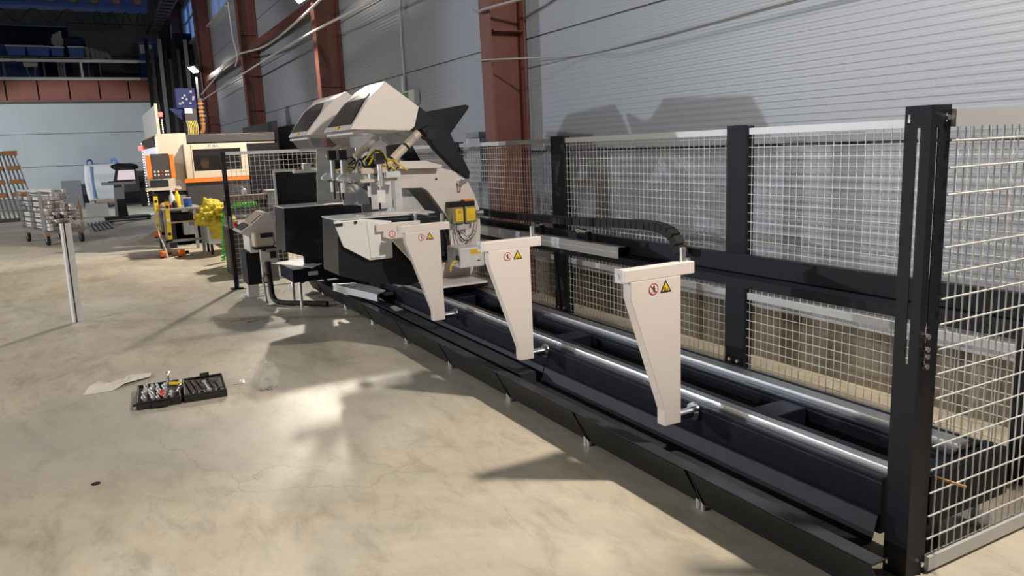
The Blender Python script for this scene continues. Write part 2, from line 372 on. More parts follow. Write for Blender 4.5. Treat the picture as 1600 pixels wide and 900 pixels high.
MB().tube([(.25, .04, .1), (.25, .04, .32)], .035, 10).build('conduit', 'cablewht', t)
t = thing('electrical_cabinet', 'pale grey cabinet with dark top behind the mesh, beside the near red column', 'cabinet', None, (8.3, WY + .02, 0))
MB().box(-.22, .14, 0, .14, 1.2, 1.70).build('body', 'pframe', t, bevel=.006); MB().box(-.22, .14, 0, .145, 1.705, 1.77).build('top', 'midgrey', t)
# ---- crane girder, festoon cable, cable ladder
g = thing('crane_girder', 'blue overhead crane girder across the top left corner', 'crane', None, (29.5, 0, 0))
MB().box(-.3, .3, -2.35, 12, 6.62, 7.4).build('girder', 'blue', g); MB().box(-.38, .38, -2.35, 12, 6.52, 6.62).build('lower_flange', 'blue', g)
for i in range(9): MB().tube([(-.36, 2.9 - i * .62, 6.78), (-.3, 2.9 - i * .62, 6.78)], .12, 10).build('flange_roller', 'seam', g)
pts = []
for i in range(86):
    y = 3.2 - i * .064; per = .95 if y > -.6 else .42; dp = .42 if y > -.6 else .5
    pts.append((29.3, y, 6.46 - dp * (.5 - .5 * math.cos(2 * math.pi * y / per))))
tag(tube('festoon_cable', 'rubber', None, pts, .022, 6), 'black festoon cable hanging in waves under the blue girder', 'cable')
lt = thing('cable_ladder', 'grey cable ladder running along the wall under the ceiling, top left', 'tray', None, (0, 0, 0))
for y in (-3.05, -3.55): MB().bar((26, y, 7.35), (40, y, 7.35), .05, .1).build('side_rail', 'greysteel', lt)
for i in range(18): MB().box(26.4 + i * .75, 26.48 + i * .75, -3.55, -3.05, 7.33, 7.37).build('rung', 'greysteel', lt)
# ---- mezzanine railing and goods
r = thing('mezzanine_railing', 'pale grey tube railing along the mezzanine edge', 'railing', None, (33.75, 0, 4.77))
MB().box(-.03, .03, -2.85, 12, .56, .66).build('handrail', 'alu', r)
for y in (-2.8, -.2, 3.4, 6.5): MB().box(-.03, .03, y - .04, y + .04, 0, .56).build('railing_post', 'alu', r)
def tub(y, w, z0, z1, lab):
    t = thing('storage_tub', lab, 'tub', 'blue tubs on the mezzanine', (35.2, y, z0))
    h = z1 - z0
    MB().loft([(-.3, -w * .44, 0), (.3, -w * .44, 0), (.3, w * .44, 0), (-.3, w * .44, 0)], [(-.36, -w / 2, h), (.36, -w / 2, h), (.36, w / 2, h), (-.36, w / 2, h)]).build('body', 'bluetub', t)
    MB().box(-.38, .38, -w / 2 - .02, w / 2 + .02, h, h + .04).build('rim', 'alu', t); return t
tub(1.86, .62, 5.68, 6.0, 'blue tub at the left end of the mezzanine table')
tub(1.14, .74, 5.68, 6.0, 'wide blue tub, second from the left on the mezzanine table')
tub(.52, .44, 5.68, 5.98, 'blue tub left of the gap, third on the mezzanine table')
tub(-.1, .52, 5.62, 6.0, 'deep blue tub under a dark cloth, rightmost of the four')
tb = thing('work_table', 'low metal table carrying blue tubs on the mezzanine', 'table', None, (35.2, .95, 4.66))
MB().box(-.4, .4, -1.5, 1.5, .93, .97).build('tabletop', 'greysteel', tb)
for y in (-1.4, .1, 1.4):
    for x in (-.35, .35): MB().tube([(x, y, 0), (x, y, .93)], .025, 8).build('leg', 'greysteel', tb)
t = thing('profile_bundle', 'bundle of pale upright profiles behind the blue tubs', 'profile', None, (36.2, .5, 4.66))
for i, dy in enumerate((-.13, -.02, .09)): MB().bar((0, dy * .6, 0), (0, dy, 2.12 - .06 * i), .1, .1).build('profile', 'cablewht', t)
MB().box(-.08, .08, -.22, .2, 1.6, 1.85).build('wrap', 'cablewht', t)
t = tag(MB().box(37.2, 37.4, 1.0, 2.95, 6.28, 6.36).build('timber_plank', 'wood'), 'yellowish timber plank lying across blue crates, far upper left', 'plank')
t = tag(box('blue_crate_stack', 'blue', None, 36.6, 37.6, 1.3, 3.3, 4.66, 6.27), 'large dark blue crate behind the tubs at the left picture edge', 'crate')
def blob(name, m, c, rx, ry, rz, seed, amp=.3, sub=3, fq=1.0):
    bm = bmesh.new(); bmesh.ops.create_icosphere(bm, subdivisions=sub, radius=1)
    for v in bm.verts:
        n = noise.fractal(v.co * 1.6 * fq + Vector((seed, 0, 0)), 1.0, 2.0, 4) * amp
        n += amp * .4 * noise.ridged_multi_fractal(v.co * 1.3 * fq + Vector((0, seed, 0)), 1.0, 2.0, 3, 1.0, 2.0) - amp * .3
        v.co = v.co * (1 + n); v.co = Vector((v.co.x * rx, v.co.y * ry, max(v.co.z, -.75) * rz))
    for f in bm.faces: f.smooth = True
    me = bpy.data.meshes.new(name); bm.to_mesh(me); bm.free(); me.materials.append(MT[m])
    o = bpy.data.objects.new(name, me); COL.objects.link(o); o.location = c; return o
tag(blob('dark_cloth', 'navy', (35.2, -.1, 6.22), .3, .36, .22, 3), 'dark navy cloth heaped on the rightmost blue tub', 'cloth')
t = thing('hanging_rags', 'grey rags draped over a stand right of the tubs', 'rags', None, (35.0, -.75, 4.66))
for i in range(5): MB().loft([(0, .30 - i * .16, .95 - .05 * i), (.05, .30 - i * .16, .95 - .05 * i), (.05, .2 - i * .2, .9), (0, .2 - i * .2, .9)], [(0, .34 - i * .17, 1.4 - .04 * i), (.05, .34 - i * .17, 1.4 - .04 * i), (.05, .2 - i * .17, 1.38 - .06 * i), (0, .2 - i * .17, 1.38 - .06 * i)]).build('rag', 'greysteel', t)
MB().tube([(.03, -.1, 0), (.03, -.1, 1.0)], .03).build('stand', 'greysteel', t)
t = thing('distribution_board', 'blue board with a white notice at the right end of the mezzanine', 'board', None, (36.5, -2.75, 4.66))
MB().box(0, .3, -.3, .35, .35, 1.95).build('body', 'blue', t); MB().box(-.01, 0, -.16, .3, 1.35, 1.72).build('notice', 'signwht', t); MB().box(-.02, .0, -.3, .35, 1.78, 1.82).build('shelf', 'greysteel', t)
tag(MB().box(35.2, 36.4, -2.3, -.62, 4.66, 5.1).build('dark_crate', 'blackmat'), 'black crate on the mezzanine floor left of the blue board', 'crate')
t = thing('folded_chair', 'pale folded chair leaning behind the railing, upper left', 'chair', None, (34.4, 1.45, 4.77))
MB().prism('x', [(-.22, .45), (.22, .45), (.24, .75), (-.26, .75)], 0, .05).build('backrest', 'paper', t)
for y in (-.15, .15): MB().bar((0.02, y * .4, 0), (.02, y, .46), .03).build('leg', 'greysteel', t)
# dark profiles stacked upright in the corner
for i in range(12):
    y = -2.30 - .145 * i; m = ['blackmat', 'dkgrey', 'blackmat', 'midgrey', 'blackmat', 'dkgrey'][i % 6]
    tag(MB().bar((30.2, y + .14, 0), (31.4, y - .04, 5.9 - .35 * (i % 3)), .13, .13).build('upright_profile', m),
        '%s dark profile from the left in the upright stack in the far corner' % ORD[i], 'profile', 'dark profiles stacked upright in the corner')
tag(MB().box(33.2, 33.24, -4.1, -2.95, 0, 6.4).build('dark_backing', 'blackmat'), 'tall dark backing added to darken the far corner behind the upright profiles', 'sheet')  # backing panel added so the whole corner reads dark
tag(MB().bar((32.2, -3.05, .0), (32.6, -3.35, 6.6), .05, .05).build('steel_tube', 'greysteel'), 'thin pale tube leaning in the far dark corner', 'tube')

# ================================================================== FENCE
FY = -3.65
def wires(mb, ax, u0, u1, z0, z1, su, sz, fixed, r=.0019, over=.02):
    """ax 'x': panel runs along x at y=fixed; 'y': along y at x=fixed"""
    def P(u, z, d=0): return (u, fixed + d, z) if ax == 'x' else (fixed + d, u, z)
    up = (0, 1, 0) if ax == 'x' else (1, 0, 0)
    n = int((u1 - u0) / su)
    for i in range(n + 1):
        u = u0 + su * .5 + i * su
        if u < u1: mb.bar(P(u, z0), P(u, z1), 2 * r, 2 * r, up)
    z = z1 - sz * .6
    while z > z0:
        mb.bar(P(u0 - over, z, .004), P(u1 + over, z, .004), 2 * r, 2 * r, up); z -= sz
    return mb
def fence_post(x0, x1, label):
    t = thing('fence_post', label, 'post', 'black posts of the rear mesh fence', ((x0 + x1) / 2, FY, 0))
    w = (x1 - x0) / 2
    MB().box(-w, w, .02, .027, .05, 1.665).build('face_plate', 'black', t)
    MB().box(-w, -w + .006, -.04, .02, .05, 1.66).build('side_flange', 'black', t)
    MB().box(w - .006, w, -.04, .02, .05, 1.66).build('side_flange', 'black', t)
    MB().box(-w - .03, w + .03, -.06, .07, 0, .012).build('foot_plate', 'black', t)
    MB().box(-w + .01, w - .01, .0271, .06, .055, .062).build('foot_bracket', 'black', t)
    for dx in (-.035, .035): MB().tube([(dx, .027, .13), (dx, .04, .13)], .012, 8).build('bolt', 'steel', t)
    return t
POSTS = [(3.585, 3.755), (5.72, 5.93), (7.905, 8.115), (10.09, 10.28)]
LBL = ['black fence post behind the nearest support arm, first full post from the right', 'black fence post behind the black cable chain, second from the right',
       'black fence post beside the near hood lever, third from the right', 'black fence post hidden behind the near saw head']
for (a, b), l in zip(POSTS, LBL): fence_post(a, b, l)
def fence_panel(x0, x1, label):
    t = thing('mesh_panel', label, 'fence', 'mesh panels of the rear fence', (0, 0, 0))
    mb = wires(MB(), 'x', x0, x1, .08, 1.62, .0505, .0585, FY)
    o = mb.build('wire_grid', 'wire', t); o['kind'] = 'stuff'
    MB().box(x0, x1, FY - .012, FY + .014, 1.605, 1.645).build('top_rail', 'pframe', t)
    MB().box(x0, x1, FY - .006, FY + .012, .555, .598).build('middle_rail', 'pframe', t)
    MB().box(x0, x1, FY - .012, FY + .014, .055, .09).build('bottom_rail', 'pframe', t)
fence_panel(1.87, 3.575, 'white wire mesh panel between the corner and the first rear post')
fence_panel(3.765, 5.71, 'white wire mesh panel behind the nearest support arm')
fence_panel(5.94, 7.895, 'white wire mesh panel in front of the red column')
fence_panel(8.125, 10.08, 'white wire mesh panel behind the near saw hood')
# corner posts with slots
def slot_post(name, label, x, y, wx, wy, slots=True):
    """angle post: fold at (x, y); flange along +x (faces +y) and flange along -y (faces -x)"""
    t = thing(name, label, 'post', None, (x, y, 0)); T = .004; H = 1.672
    s0, s1 = wx * .38, wx * .38 + .013
    MB().plate('y', [0, s0, s1, wx * .80, wx * .80 + .011, wx], [.0, .03, .055, .80, 1.60, 1.618, 1.645, H], {(1, 3), (3, 1), (3, 5)}, -T, 0).build('front_flange', 'black', t)
    s0, s1 = wy * .33, wy * .33 + .009
    MB().plate('x', [-wy, -wy * .86, -wy * .76, -s1, -s0, -T], [.0, .03, .055, .80, 1.60, 1.618, 1.645, H], {(3, 3), (1, 5)}, 0, T).build('side_flange', 'black', t)
    for z in (.795, .83, .855, .90): MB().tube([(0, -wy * .38, z), (-.012, -wy * .38, z)], .010, 8).build('bolt', 'steel', t)
    MB().tube([(0, -wy * .81, 1.63), (-.008, -wy * .81, 1.63)], .009, 8).build('bolt', 'steel', t)
    MB().tube([(0, -wy * .81, .04), (-.008, -wy * .81, .04)], .009, 8).build('bolt', 'steel', t)
    return t
slot_post('corner_post', 'black slotted angle post in the right foreground, holding the end panel', 1.57, -2.395, .092, .104)
slot_post('corner_post', 'black slotted corner post at the far right picture edge by the wall', 1.57, -3.62, .26, .06)
t = thing('end_panel', 'thick wire mesh end panel at the right picture edge', 'fence', None, (0, 0, 0))
X = 1.565; y0, y1 = -3.60, -2.50
MB().box(X - .012, X + .012, y0, y1, 1.60, 1.658).build('top_rail', 'pframe', t)
MB().box(X - .012, X + .012, y0, y1, .012, .065).build('bottom_rail', 'pframe', t)
nv = int((y1 - y0) / .044)
for i in range(nv):
    y = y1 - .03 - i * .0445 * 1.0
    if y < y0: break
    MB().tube([(X, y, .06), (X, y, 1.605)], .0035, 6).build('vertical_wire', 'wire', t, smooth=True)
for i in range(17):
    z = 1.555 - i * .0885
    MB().tube([(X - .006, y1 + .012, z), (X - .006, y0 - .01, z)], .0035, 6).build('horizontal_wire', 'wire', t, smooth=True)
# left fence leg behind the control desk
t = thing('fence_post', 'slim black post with a square foot, left of the control desk', 'post', None, (9.87, -1.42, 0))
MB().box(-.025, .025, -.025, .025, .012, 1.672).build('tube', 'black', t); MB().box(-.07, .07, -.07, .07, 0, .012).build('foot_plate', 'black', t)
MB().box(-.05, -.026, -.012, .012, .75, .9).build('latch', 'greysteel', t)
t = thing('mesh_panel', 'small mesh panel standing across, behind the control desk', 'fence', None, (0, 0, 0))
o = wires(MB(), 'y', -2.62, -1.455, .1, 1.64, .0575, .0585, 9.87, r=.0021).build('wire_grid', 'wire', t); o['kind'] = 'stuff'
MB().box(9.86, 9.885, -2.62, -1.45, 1.63, 1.668).build('top_rail', 'pframe', t)
MB().box(9.86, 9.885, -2.62, -1.45, .06, .1).build('bottom_rail', 'pframe', t)
t = thing('fence_post', 'black post behind the far saw head at the end of the small panel', 'post', None, (9.87, -2.66, 0))
MB().box(-.03, .03, -.03, .03, .012, 1.67).build('tube', 'black', t); MB().box(-.07, .07, -.07, .07, 0, .012).build('foot_plate', 'black', t)
# ================================================================== MACHINE BED
B = thing('machine_bed', 'long black steel machine bed with bright guide rails on the floor', 'machine', None, (0, 0, 0))
BX0, BX1 = 1.668, 9.1
MB().box(BX0, BX1, -2.57, -2.38, .14, .36).build('near_beam', 'bed', B, bevel=.005)
MB().box(BX0, BX1, -3.0, -2.78, .14, .36).build('far_beam', 'bed', B, bevel=.005)
for y1 in (-2.38, -2.78): MB().box(BX0, BX1, y1, y1 + .004, .338, .344).build('weld_strip', 'tray', B)
def rail(y, w):
    MB().prism('x', [(y - w, .3605), (y + w, .3605), (y + w, .370), (y + w * .6, .373), (y + w * .6, .381), (y + w * .92, .384), (y + w * .85, .390), (y - w * .85, .390), (y - w * .92, .384), (y - w * .6, .381), (y - w * .6, .373), (y - w, .370)], BX0, BX1).build('guide_rail', 'steel', B)
rail(-2.442, .026); rail(-2.86, .042)
for x in (2.42, 4.17, 5.92, 7.67): MB().box(x - .07, x + .07, -2.78, -2.57, .24, .352).build('cross_member', 'bed', B, bevel=.006)
MB().box(1.60, 1.70, -3.06, -2.56, .15, .345).build('end_beam', 'bed', B, bevel=.004)
for x in (1.9, 4.0, 6.2, 8.4):
    for y in (-2.48, -2.89): MB().box(x - .06, x + .06, y - .05, y + .05, .03, .14).build('leg', 'bed', B)
    for y in (-2.48, -2.89): MB().tube([(x, y, 0), (x, y, .03)], .06, 14).build('foot_disc', 'steel', B)
MB().box(1.62, 1.69, -2.66, -2.58, .02, .15).build('end_leg', 'bed', B); MB().tube([(1.70, -3.03, 0), (1.70, -3.03, .022)], .062, 18).build('foot_disc', 'steel', B)
MB().tube([(1.70, -3.03, .022), (1.70, -3.03, .16)], .015, 8).build('foot_screw', 'steel', B)
# drip tray in front of the bed
FX = [2.386, 3.268, 4.153, 5.07, 5.969, 6.86, 7.74, 8.62]
edges = [1.48] + FX + [9.1]
def strip(name, m, a, b, p, q, th=.004):
    """thin sheet between profile points p and q (y, z), along x"""
    d = Vector((q[0] - p[0], q[1] - p[1])).normalized(); n = Vector((-d.y, d.x)) * th
    P4 = [p, q, (q[0] + n.x, q[1] + n.y), (p[0] + n.x, p[1] + n.y)]
    return MB().prism('x', P4, a, b).build(name, m, B)
for a, b in zip(edges, edges[1:]): strip('front_sheet', 'fascia', a + .004, b - .030 if b < 9 else b, (-2.08, .205), (-2.172, .028))
MB().box(1.48, 9.1, -2.142, -2.078, .2055, .2095).build('front_lip', 'tray', B)
strip('inner_wall', 'tray', 1.668, 9.1, (-2.142, .2055), (-2.175, .125))
MB().box(1.668, 9.1, -2.33, -2.175, .118, .122).build('tray_floor', 'tray', B)
for a, b in ((1.668, 4.02), (4.03, 6.5), (6.51, 9.1)):
    strip('back_sheet', 'tray', a, b, (-2.33, .122), (-2.362, .222)); MB().box(a, b, -2.379, -2.352, .222, .227).build('back_lip', 'tray', B)
MB().prism('y', [(4.03, .20), (4.6, .206), (9.0, .206), (9.0, .124), (4.03, .124)], -2.30, -2.19).build('tray_liner', 'tray', B)
for x in FX:
    MB().prism('x', [(-2.076, .206), (-2.13, .206), (-2.20, .03), (-2.16, .03)], x - .028, x - .020).build('gusset', 'blackmat', B)
    for dx in (-.016, .016): MB().tube([(x + dx, -2.168, 0), (x + dx, -2.168, .045)], .012, 8).build('levelling_foot', 'steel', B)
# rear beam with measuring rail, at the fence
rb = thing('rear_beam', 'long black channel beam running along the mesh fence behind the arms', 'beam', None, (0, 0, 0))
MB().box(1.62, 8.6, -3.50, -3.494, .72, .872).build('web', 'black', rb)
MB().box(1.62, 8.6, -3.50, -3.46, .872, .878).build('upper_flange', 'black', rb)
MB().prism('x', [(-3.5, .76), (-3.40, .745), (-3.40, .69), (-3.405, .69), (-3.407, .738), (-3.5, .752)], 1.62, 8.6).build('lower_flange', 'black', rb)
for x in (2.6, 4.6, 6.6): MB().box(x - .03, x + .03, -3.6, -3.5, .72, .80).build('bracket', 'black', rb)
for x in (1.8, 4.55, 8.3): MB().box(x - .04, x + .04, -3.56, -3.505, .0, .74).build('upright', 'black', rb)
rl = thing('measuring_rail', 'silver aluminium rail lying along the black rear beam', 'rail', None, (0, 0, 0))
MB().box(4.62, 7.3, -3.385, -3.375, .735, .822).build('rail_face', 'alu', rl); MB().box(4.62, 7.3, -3.455, -3.385, .816, .823).build('rail_top', 'alu', rl); MB().box(4.62, 7.3, -3.375, -3.371, .775, .782).build('groove', 'pframe', rl)
ch = thing('cable_chain', 'black cable drag chain arching down to the rear beam', 'cable chain', None, (0, 0, 0))
cp = curve_pts([(7.1, -3.42, .955), (6.2, -3.42, .955), (5.13, -3.42, .978), (4.4, -3.42, 1.005), (4.15, -3.42, .995), (4.03, -3.42, .95), (3.97, -3.42, .86), (3.97, -3.42, .80)], 9)
acc = 0; last = cp[0]; seg = [cp[0]]
for p in cp[1:]:
    if (p - seg[-1]).length > .055: seg.append(p)
for a, b in zip(seg, seg[1:]):
    MB().bar(a, a + (b - a) * .9, .075, .062, (0, 0, 1) if abs((b - a).normalized().z) < .8 else (1, 0, 0)).build('chain_link', 'rubber', ch)
    MB().bar(a + (b - a) * .86, b, .06, .05, (0, 0, 1) if abs((b - a).normalized().z) < .8 else (1, 0, 0)).build('chain_joint', 'blackmat', ch)
for x, lab in ((5.82, 'small silver clamp on the rear beam, farther of two'), (5.1, 'small silver clamp on the rear beam, nearer of two')):
    t = thing('rail_clamp', lab, 'clamp', 'silver clamps on the rear beam', (x, -3.40, .83))
    MB().tube([(-.06, 0, .075), (.06, 0, .075)], .02, 10).build('lever', 'chrome', t, smooth=True); MB().tube([(.05, 0, .075), (.08, 0, .075)], .026, 10).build('knob', 'steel', t, smooth=True)
    MB().box(-.08, -.05, -.02, .02, 0, .075).build('bracket', 'blackmat', t)
tag(MB().bar((5.66, -3.47, .68), (5.62, -3.5, .0), .025).build('support_rod', 'black'), 'thin black rod bracing the rear beam beside the second post', 'rod')
# ================================================================== SUPPORT ARMS
def decal_signs(t, y0, z0, dx=-.032):
    """prohibition ring and warning triangle on the camera side of an arm (plane x = dx)"""
    x = dx
    d = MB().tube([(x, y0, z0), (x - .0012, y0, z0)], .026, 28).build('prohibition_sign', 'signwht', t)
    rg = MB(); n = 32
    for k in range(n):
        a, b = 2 * math.pi * k / n, 2 * math.pi * (k + 1) / n
        q = [(x - .0018, y0 + r_ * math.cos(c), z0 + r_ * math.sin(c)) for (r_, c) in ((.026, a), (.026, b), (.0215, b), (.0215, a))]
        rg.add(q, [(0, 1, 2, 3)])
    s = .7071 * .022
    rg.bar((x - .0016, y0 + s, z0 + s), (x - .0016, y0 - s, z0 - s), .001, .0045, (1, 0, 0))
    rg.build('ring', 'signred', d)
    f = MB(); xx = x - .0022
    f.tube([(xx, y0 - .001, z0 + .0125), (xx - .0005, y0 - .001, z0 + .0125)], .0038, 10)
    for p, q, wd in (((0, .009), (0, -.003), .008), ((0, -.003), (.006, -.015), .004), ((0, -.003), (-.007, -.014), .004), ((.002, .006), (.010, -.001), .003), ((-.002, .006), (-.010, .0), .003)):
        f.bar((xx, y0 + p[0], z0 + p[1]), (xx, y0 + q[0], z0 + q[1]), .0006, wd, (1, 0, 0))
    f.build('walking_figure', 'signblk', d)
    y = y0 - .068; tr = MB().prism('x', [(y + .031, z0 - .022), (y - .031, z0 - .022), (y, z0 + .033)], x, x - .0012).build('warning_sign', 'signblk', t)
    MB().prism('x', [(y + .021, z0 - .0165), (y - .021, z0 - .0165), (y, z0 + .021)], x - .0012, x - .0018).build('yellow_field', 'signyel', tr)
    g = MB(); xx = x - .0022
    for k in range(3): g.bar((xx, y + .008 - .008 * k, z0 - .013), (xx, y + .008 - .008 * k, z0 - .002), .0006, .003, (1, 0, 0))
    g.bar((xx, y + .012, z0 - .0135), (xx, y - .012, z0 - .0135), .0006, .002, (0, 0, 1)); g.build('heat_symbol', 'signblk', tr)
def support_arm(x, label):
    t = thing('profile_support', label, 'support', 'cream profile supports on the bed', (x, 0, 0))
    y = -2.27; T = .028
    # top bar, body and small outer foot
    MB().box(-T, T, -2.352, -1.955, .995, 1.052).build('top_bar', 'white', t, bevel=.004)
    MB().box(-T - .001, T + .001, -1.955, -1.945, .995, 1.055).build('bar_end', 'whitecool', t, bevel=.002)
    MB().tube([(T * .1, -1.946, 1.025), (T * .1, -1.940, 1.025)], .013, 12).build('end_bolt', 'steel', t)
    MB().prism('x', [(y, .996), (-1.99, .996), (-1.99, .925), (-2.175, .375), (-2.175, .30), (y, .30)], -T, T).build('body', 'white', t, bevel=.003)
    MB().box(-.012, .012, -2.312, -2.30, 1.052, 1.062).build('pin_seat', 'steel', t)
    MB().tube([(0, -2.306, 1.05), (0, -2.306, 1.115)], .014, 12).build('stop_pin', 'steel', t, smooth=True)
    MB().tube([(0, -2.335, 1.052), (0, -2.335, 1.064)], .012, 10).build('screw', 'steel', t)
    MB().tube([(.0, -2.27, .325), (.0, -2.366, .325)], .026, 16).build('mounting_tube', 'chrome', t, smooth=True)
    MB().tube([(.0, -2.365, .325), (.0, -2.3795, .325)], .043, 20).build('tube_flange', 'chrome', t, smooth=True)
    decal_signs(t, -2.115, .953, -.0285)
    return t
support_arm(2.66, 'nearest cream support arm with two warning signs')
support_arm(4.02, 'middle cream support arm in front of the white sensor box')
support_arm(5.385, 'far cream support arm, in front of the saw head and black box')
# low grey folded bracket at the tray
t = thing('tray_bracket', 'light grey folded bracket at the tray, below the near black box', 'bracket', None, (0, 0, 0))
MB().loft([(7.55, -2.0, .24), (7.55, -2.02, .235), (6.72, -2.2, .235), (6.7, -2.175, .24)], [(7.55, -2.0, .31), (7.55, -2.02, .31), (6.72, -2.2, .30), (6.7, -2.175, .30)]).build('front_face', 'alu', t)
MB().prism('z', [(7.56, -2.0), (7.5, -2.2), (7.1, -2.3), (6.85, -2.31), (6.71, -2.18)], .30, .306).build('top_face', 'galv', t)
MB().tube([(6.8, -2.25, .27), (6.8, -2.379, .27)], .03, 12).build('mounting_tube', 'rubber', t)

# ================================================================== SAW HEADS
def saw_head(near):
    MX = (lambda x: x) if near else (lambda x: 13.56 - x)
    S = 'near' if near else 'far'
    t = thing('saw_head', 'near cream saw head with raised hood, oil jars and sensor box' if near else 'far saw head with raised hood, behind the near one', 'saw', 'twin mitre saw heads', (0, 0, 0))
    P = lambda pts, x: [(MX(x), p[0], p[1]) for p in pts]
    def pr(name, m, poly, x0, x1, bevel=0.0, parent=t): return MB().prism('x', poly, MX(x0), MX(x1)).build(name, m, parent, bevel=bevel)
    def bx(name, m, x0, x1, *r, bevel=0.0, parent=t): return MB().box(MX(x0), MX(x1), *r).build(name, m, parent, bevel=bevel)
    def tb(name, m, pts, r, n=10, parent=t): return MB().tube([(MX(p[0]), p[1], p[2]) for p in pts], r, n).build(name, m, parent, smooth=True)
    frame = [(-2.235, 1.443), (-2.704, 1.432), (-2.801, 1.405), (-2.873, 1.371), (-2.945, 1.305), (-3.001, 1.188), (-3.045, 1.058), (-3.049, .884), (-3.03, .68), (-2.93, .46), (-2.22, .46), (-2.22, .60), (-2.66, .592), (-2.705, .612),
             (-2.742, .66), (-2.748, .965), (-2.732, .997), (-2.552, 1.248), (-2.507, 1.273), (-2.32, 1.279), (-2.265, 1.25), (-2.235, 1.19)]
    pr('frame_plate', 'white' if near else 'galv', frame, 6.25, 6.285, bevel=.004)
    pr('frame_rim', 'midgrey', [(-2.235, 1.19), (-2.265, 1.25), (-2.32, 1.279), (-2.507, 1.273), (-2.552, 1.248), (-2.732, .997), (-2.748, .965), (-2.742, .66), (-2.705, .612), (-2.66, .592), (-2.66, .575), (-2.72, .6), (-2.762, .655), (-2.768, .97), (-2.745, 1.01), (-2.56, 1.27), (-2.51, 1.295), (-2.32, 1.30), (-2.255, 1.27), (-2.225, 1.2)], 6.286, 6.34)
    pr('roof_cap', 'white', [(-2.277, 1.447), (-2.277, 1.51), (-2.506, 1.505), (-2.663, 1.46), (-2.655, 1.436)], 6.15, 6.30, bevel=.003)
    bx('base_plate', 'white', 5.86, 6.6, -2.90, -2.42, .445, .462, bevel=.003)
    bx('carriage', 'bed', 5.95, 6.55, -2.95, -2.41, .3955, .444, bevel=.004)
    for y in (-2.442, -2.86):
        for x in (6.0, 6.4): bx('bearing_block', 'steel', x, x + .1, y - .03, y + .03, .3905, .396)
    pr('inner_panel', 'midgrey', [(-2.2, 1.30), (-2.75, 1.30), (-2.8, .62), (-2.2, .62)], 6.52, 6.54)
    pr('motor_cover', 'galv', [(-2.3, 1.26), (-2.44, 1.26), (-2.72, .88), (-2.72, .72), (-2.25, .72), (-2.25, 1.05)], 6.40, 6.52, bevel=.01)
    tb('motor_knob', 'rubber', [(6.40, -2.56, .95), (6.385, -2.56, .95)], .035, 16)
    pr('blade_cover', 'brownblk', [(-2.3, .95), (-2.66, .95), (-2.72, .70), (-2.3, .70)], 6.30, 6.395)
    tb('air_hose', 'rubber', [(6.3, -2.72, .98 - .1 * k) if 0 else (6.3, -2.70 - .035 * math.sin(k / 6 * math.pi), .9 - .05 * k) for k in range(7)], .018)
    # front chip box
    box_poly = [(-1.575, 1.102), (-2.38, 1.07), (-2.40, .60), (-2.10, .545), (-1.76, .615), (-1.552, .69)]
    pr('chip_box', 'brownblk', box_poly, 5.66, 6.09, bevel=.003)
    bx('chip_box_lid', 'galv', 5.655, 6.095, -2.36, -1.57, 1.102, 1.112) if near else bx('chip_box_lid', 'white', 5.655, 6.095, -2.36, -1.57, 1.102, 1.112)
    if near:
        MB().prism('x', [(-1.54, 1.10), (-1.60, .905), (-1.79, .785), (-1.975, .785), (-1.985, 1.07), (-1.78, 1.10)], 5.622, 5.652).build('tray_cover', 'cover', t, bevel=.004)
        MB().prism('x', [(-1.785, 1.085), (-1.80, .80), (-1.97, .80), (-1.975, 1.06)], 5.612, 5.622).build('cover_step', 'cover', t, bevel=.002)
        MB().tube([(5.62, -1.70, 1.083), (5.612, -1.70, 1.083)], .012, 10).build('cover_bolt', 'rubber', t)
        MB().box(5.612, 5.622, -1.60, -1.54, 1.065, 1.085).build('cover_latch', 'rubber', t)
        d = MB().tube([(5.86, -1.9, 1.113), (5.86, -1.9, 1.119)], .13, 28).build('table_disc', 'steel', t)
        MB().prism('z', [(5.75, -1.93), (5.75, -2.28), (5.62, -2.2)], 1.113, 1.125).build('table_wedge', 'white', t)
        # long front support of the head
        MB().box(5.575, 5.605, -2.20, -1.85, 1.0, 1.06).build('support_bar', 'white', t, bevel=.003)
        MB().prism('x', [(-2.2, 1.0), (-1.90, 1.0), (-1.90, .955), (-1.96, .93), (-2.23, .60), (-2.3, .60), (-2.3, 1.0)], 5.572, 5.605).build('support_body', 'white', t, bevel=.003)
        MB().tube([(5.59, -2.17, 1.06), (5.59, -2.17, 1.115)], .014, 12).build('stop_pin', 'steel', t)
        d = MB().tube([(5.5715, -1.965, .975), (5.5705, -1.965, .975)], .027, 24).build('prohibition_sign', 'signred', t)
        MB().tube([(5.5704, -1.965, .975), (5.5698, -1.965, .975)], .021, 24).build('sign_field', 'signwht', d); MB().bar((5.5692, -1.965, .99), (5.5692, -1.965, .96), .0006, .010, (1, 0, 0)).build('figure', 'signblk', d)
        bx('fixing_bar', 'galv', 6.20, 6.25, -2.3, -2.24, .7, 1.44)
    # rear sheet behind the clamps
    pr('clamp_sheet', 'galv', [(-1.89, 1.66), (-2.38, 1.645), (-2.30, 1.13), (-1.85, 1.13)] if not near else [(-2.05, 1.36), (-2.24, 1.36), (-2.24, 1.12), (-2.05, 1.12)], 6.26, 6.275)
    # hood
    hp = [(-1.757, 1.77), (-1.790, 1.82), (-1.918, 2.0), (-2.003, 2.074), (-2.05, 2.122), (-2.316, 1.928), (-2.271, 1.779), (-2.228, 1.748)]
    hf = [(-1.750, 1.77), (-1.787, 1.82), (-1.945, 2.005), (-2.04, 2.085), (-2.15, 2.152), (-2.42, 1.945), (-2.36, 1.779), (-2.30, 1.748)]
    h = MB().loft(P(hp, 5.74), P(hf, 6.49)).build('hood', 'white', t, bevel=.004)
    fr = lambda s: (hp[0][0] + (hf[0][0] - hp[0][0]) * s)
    off = .006
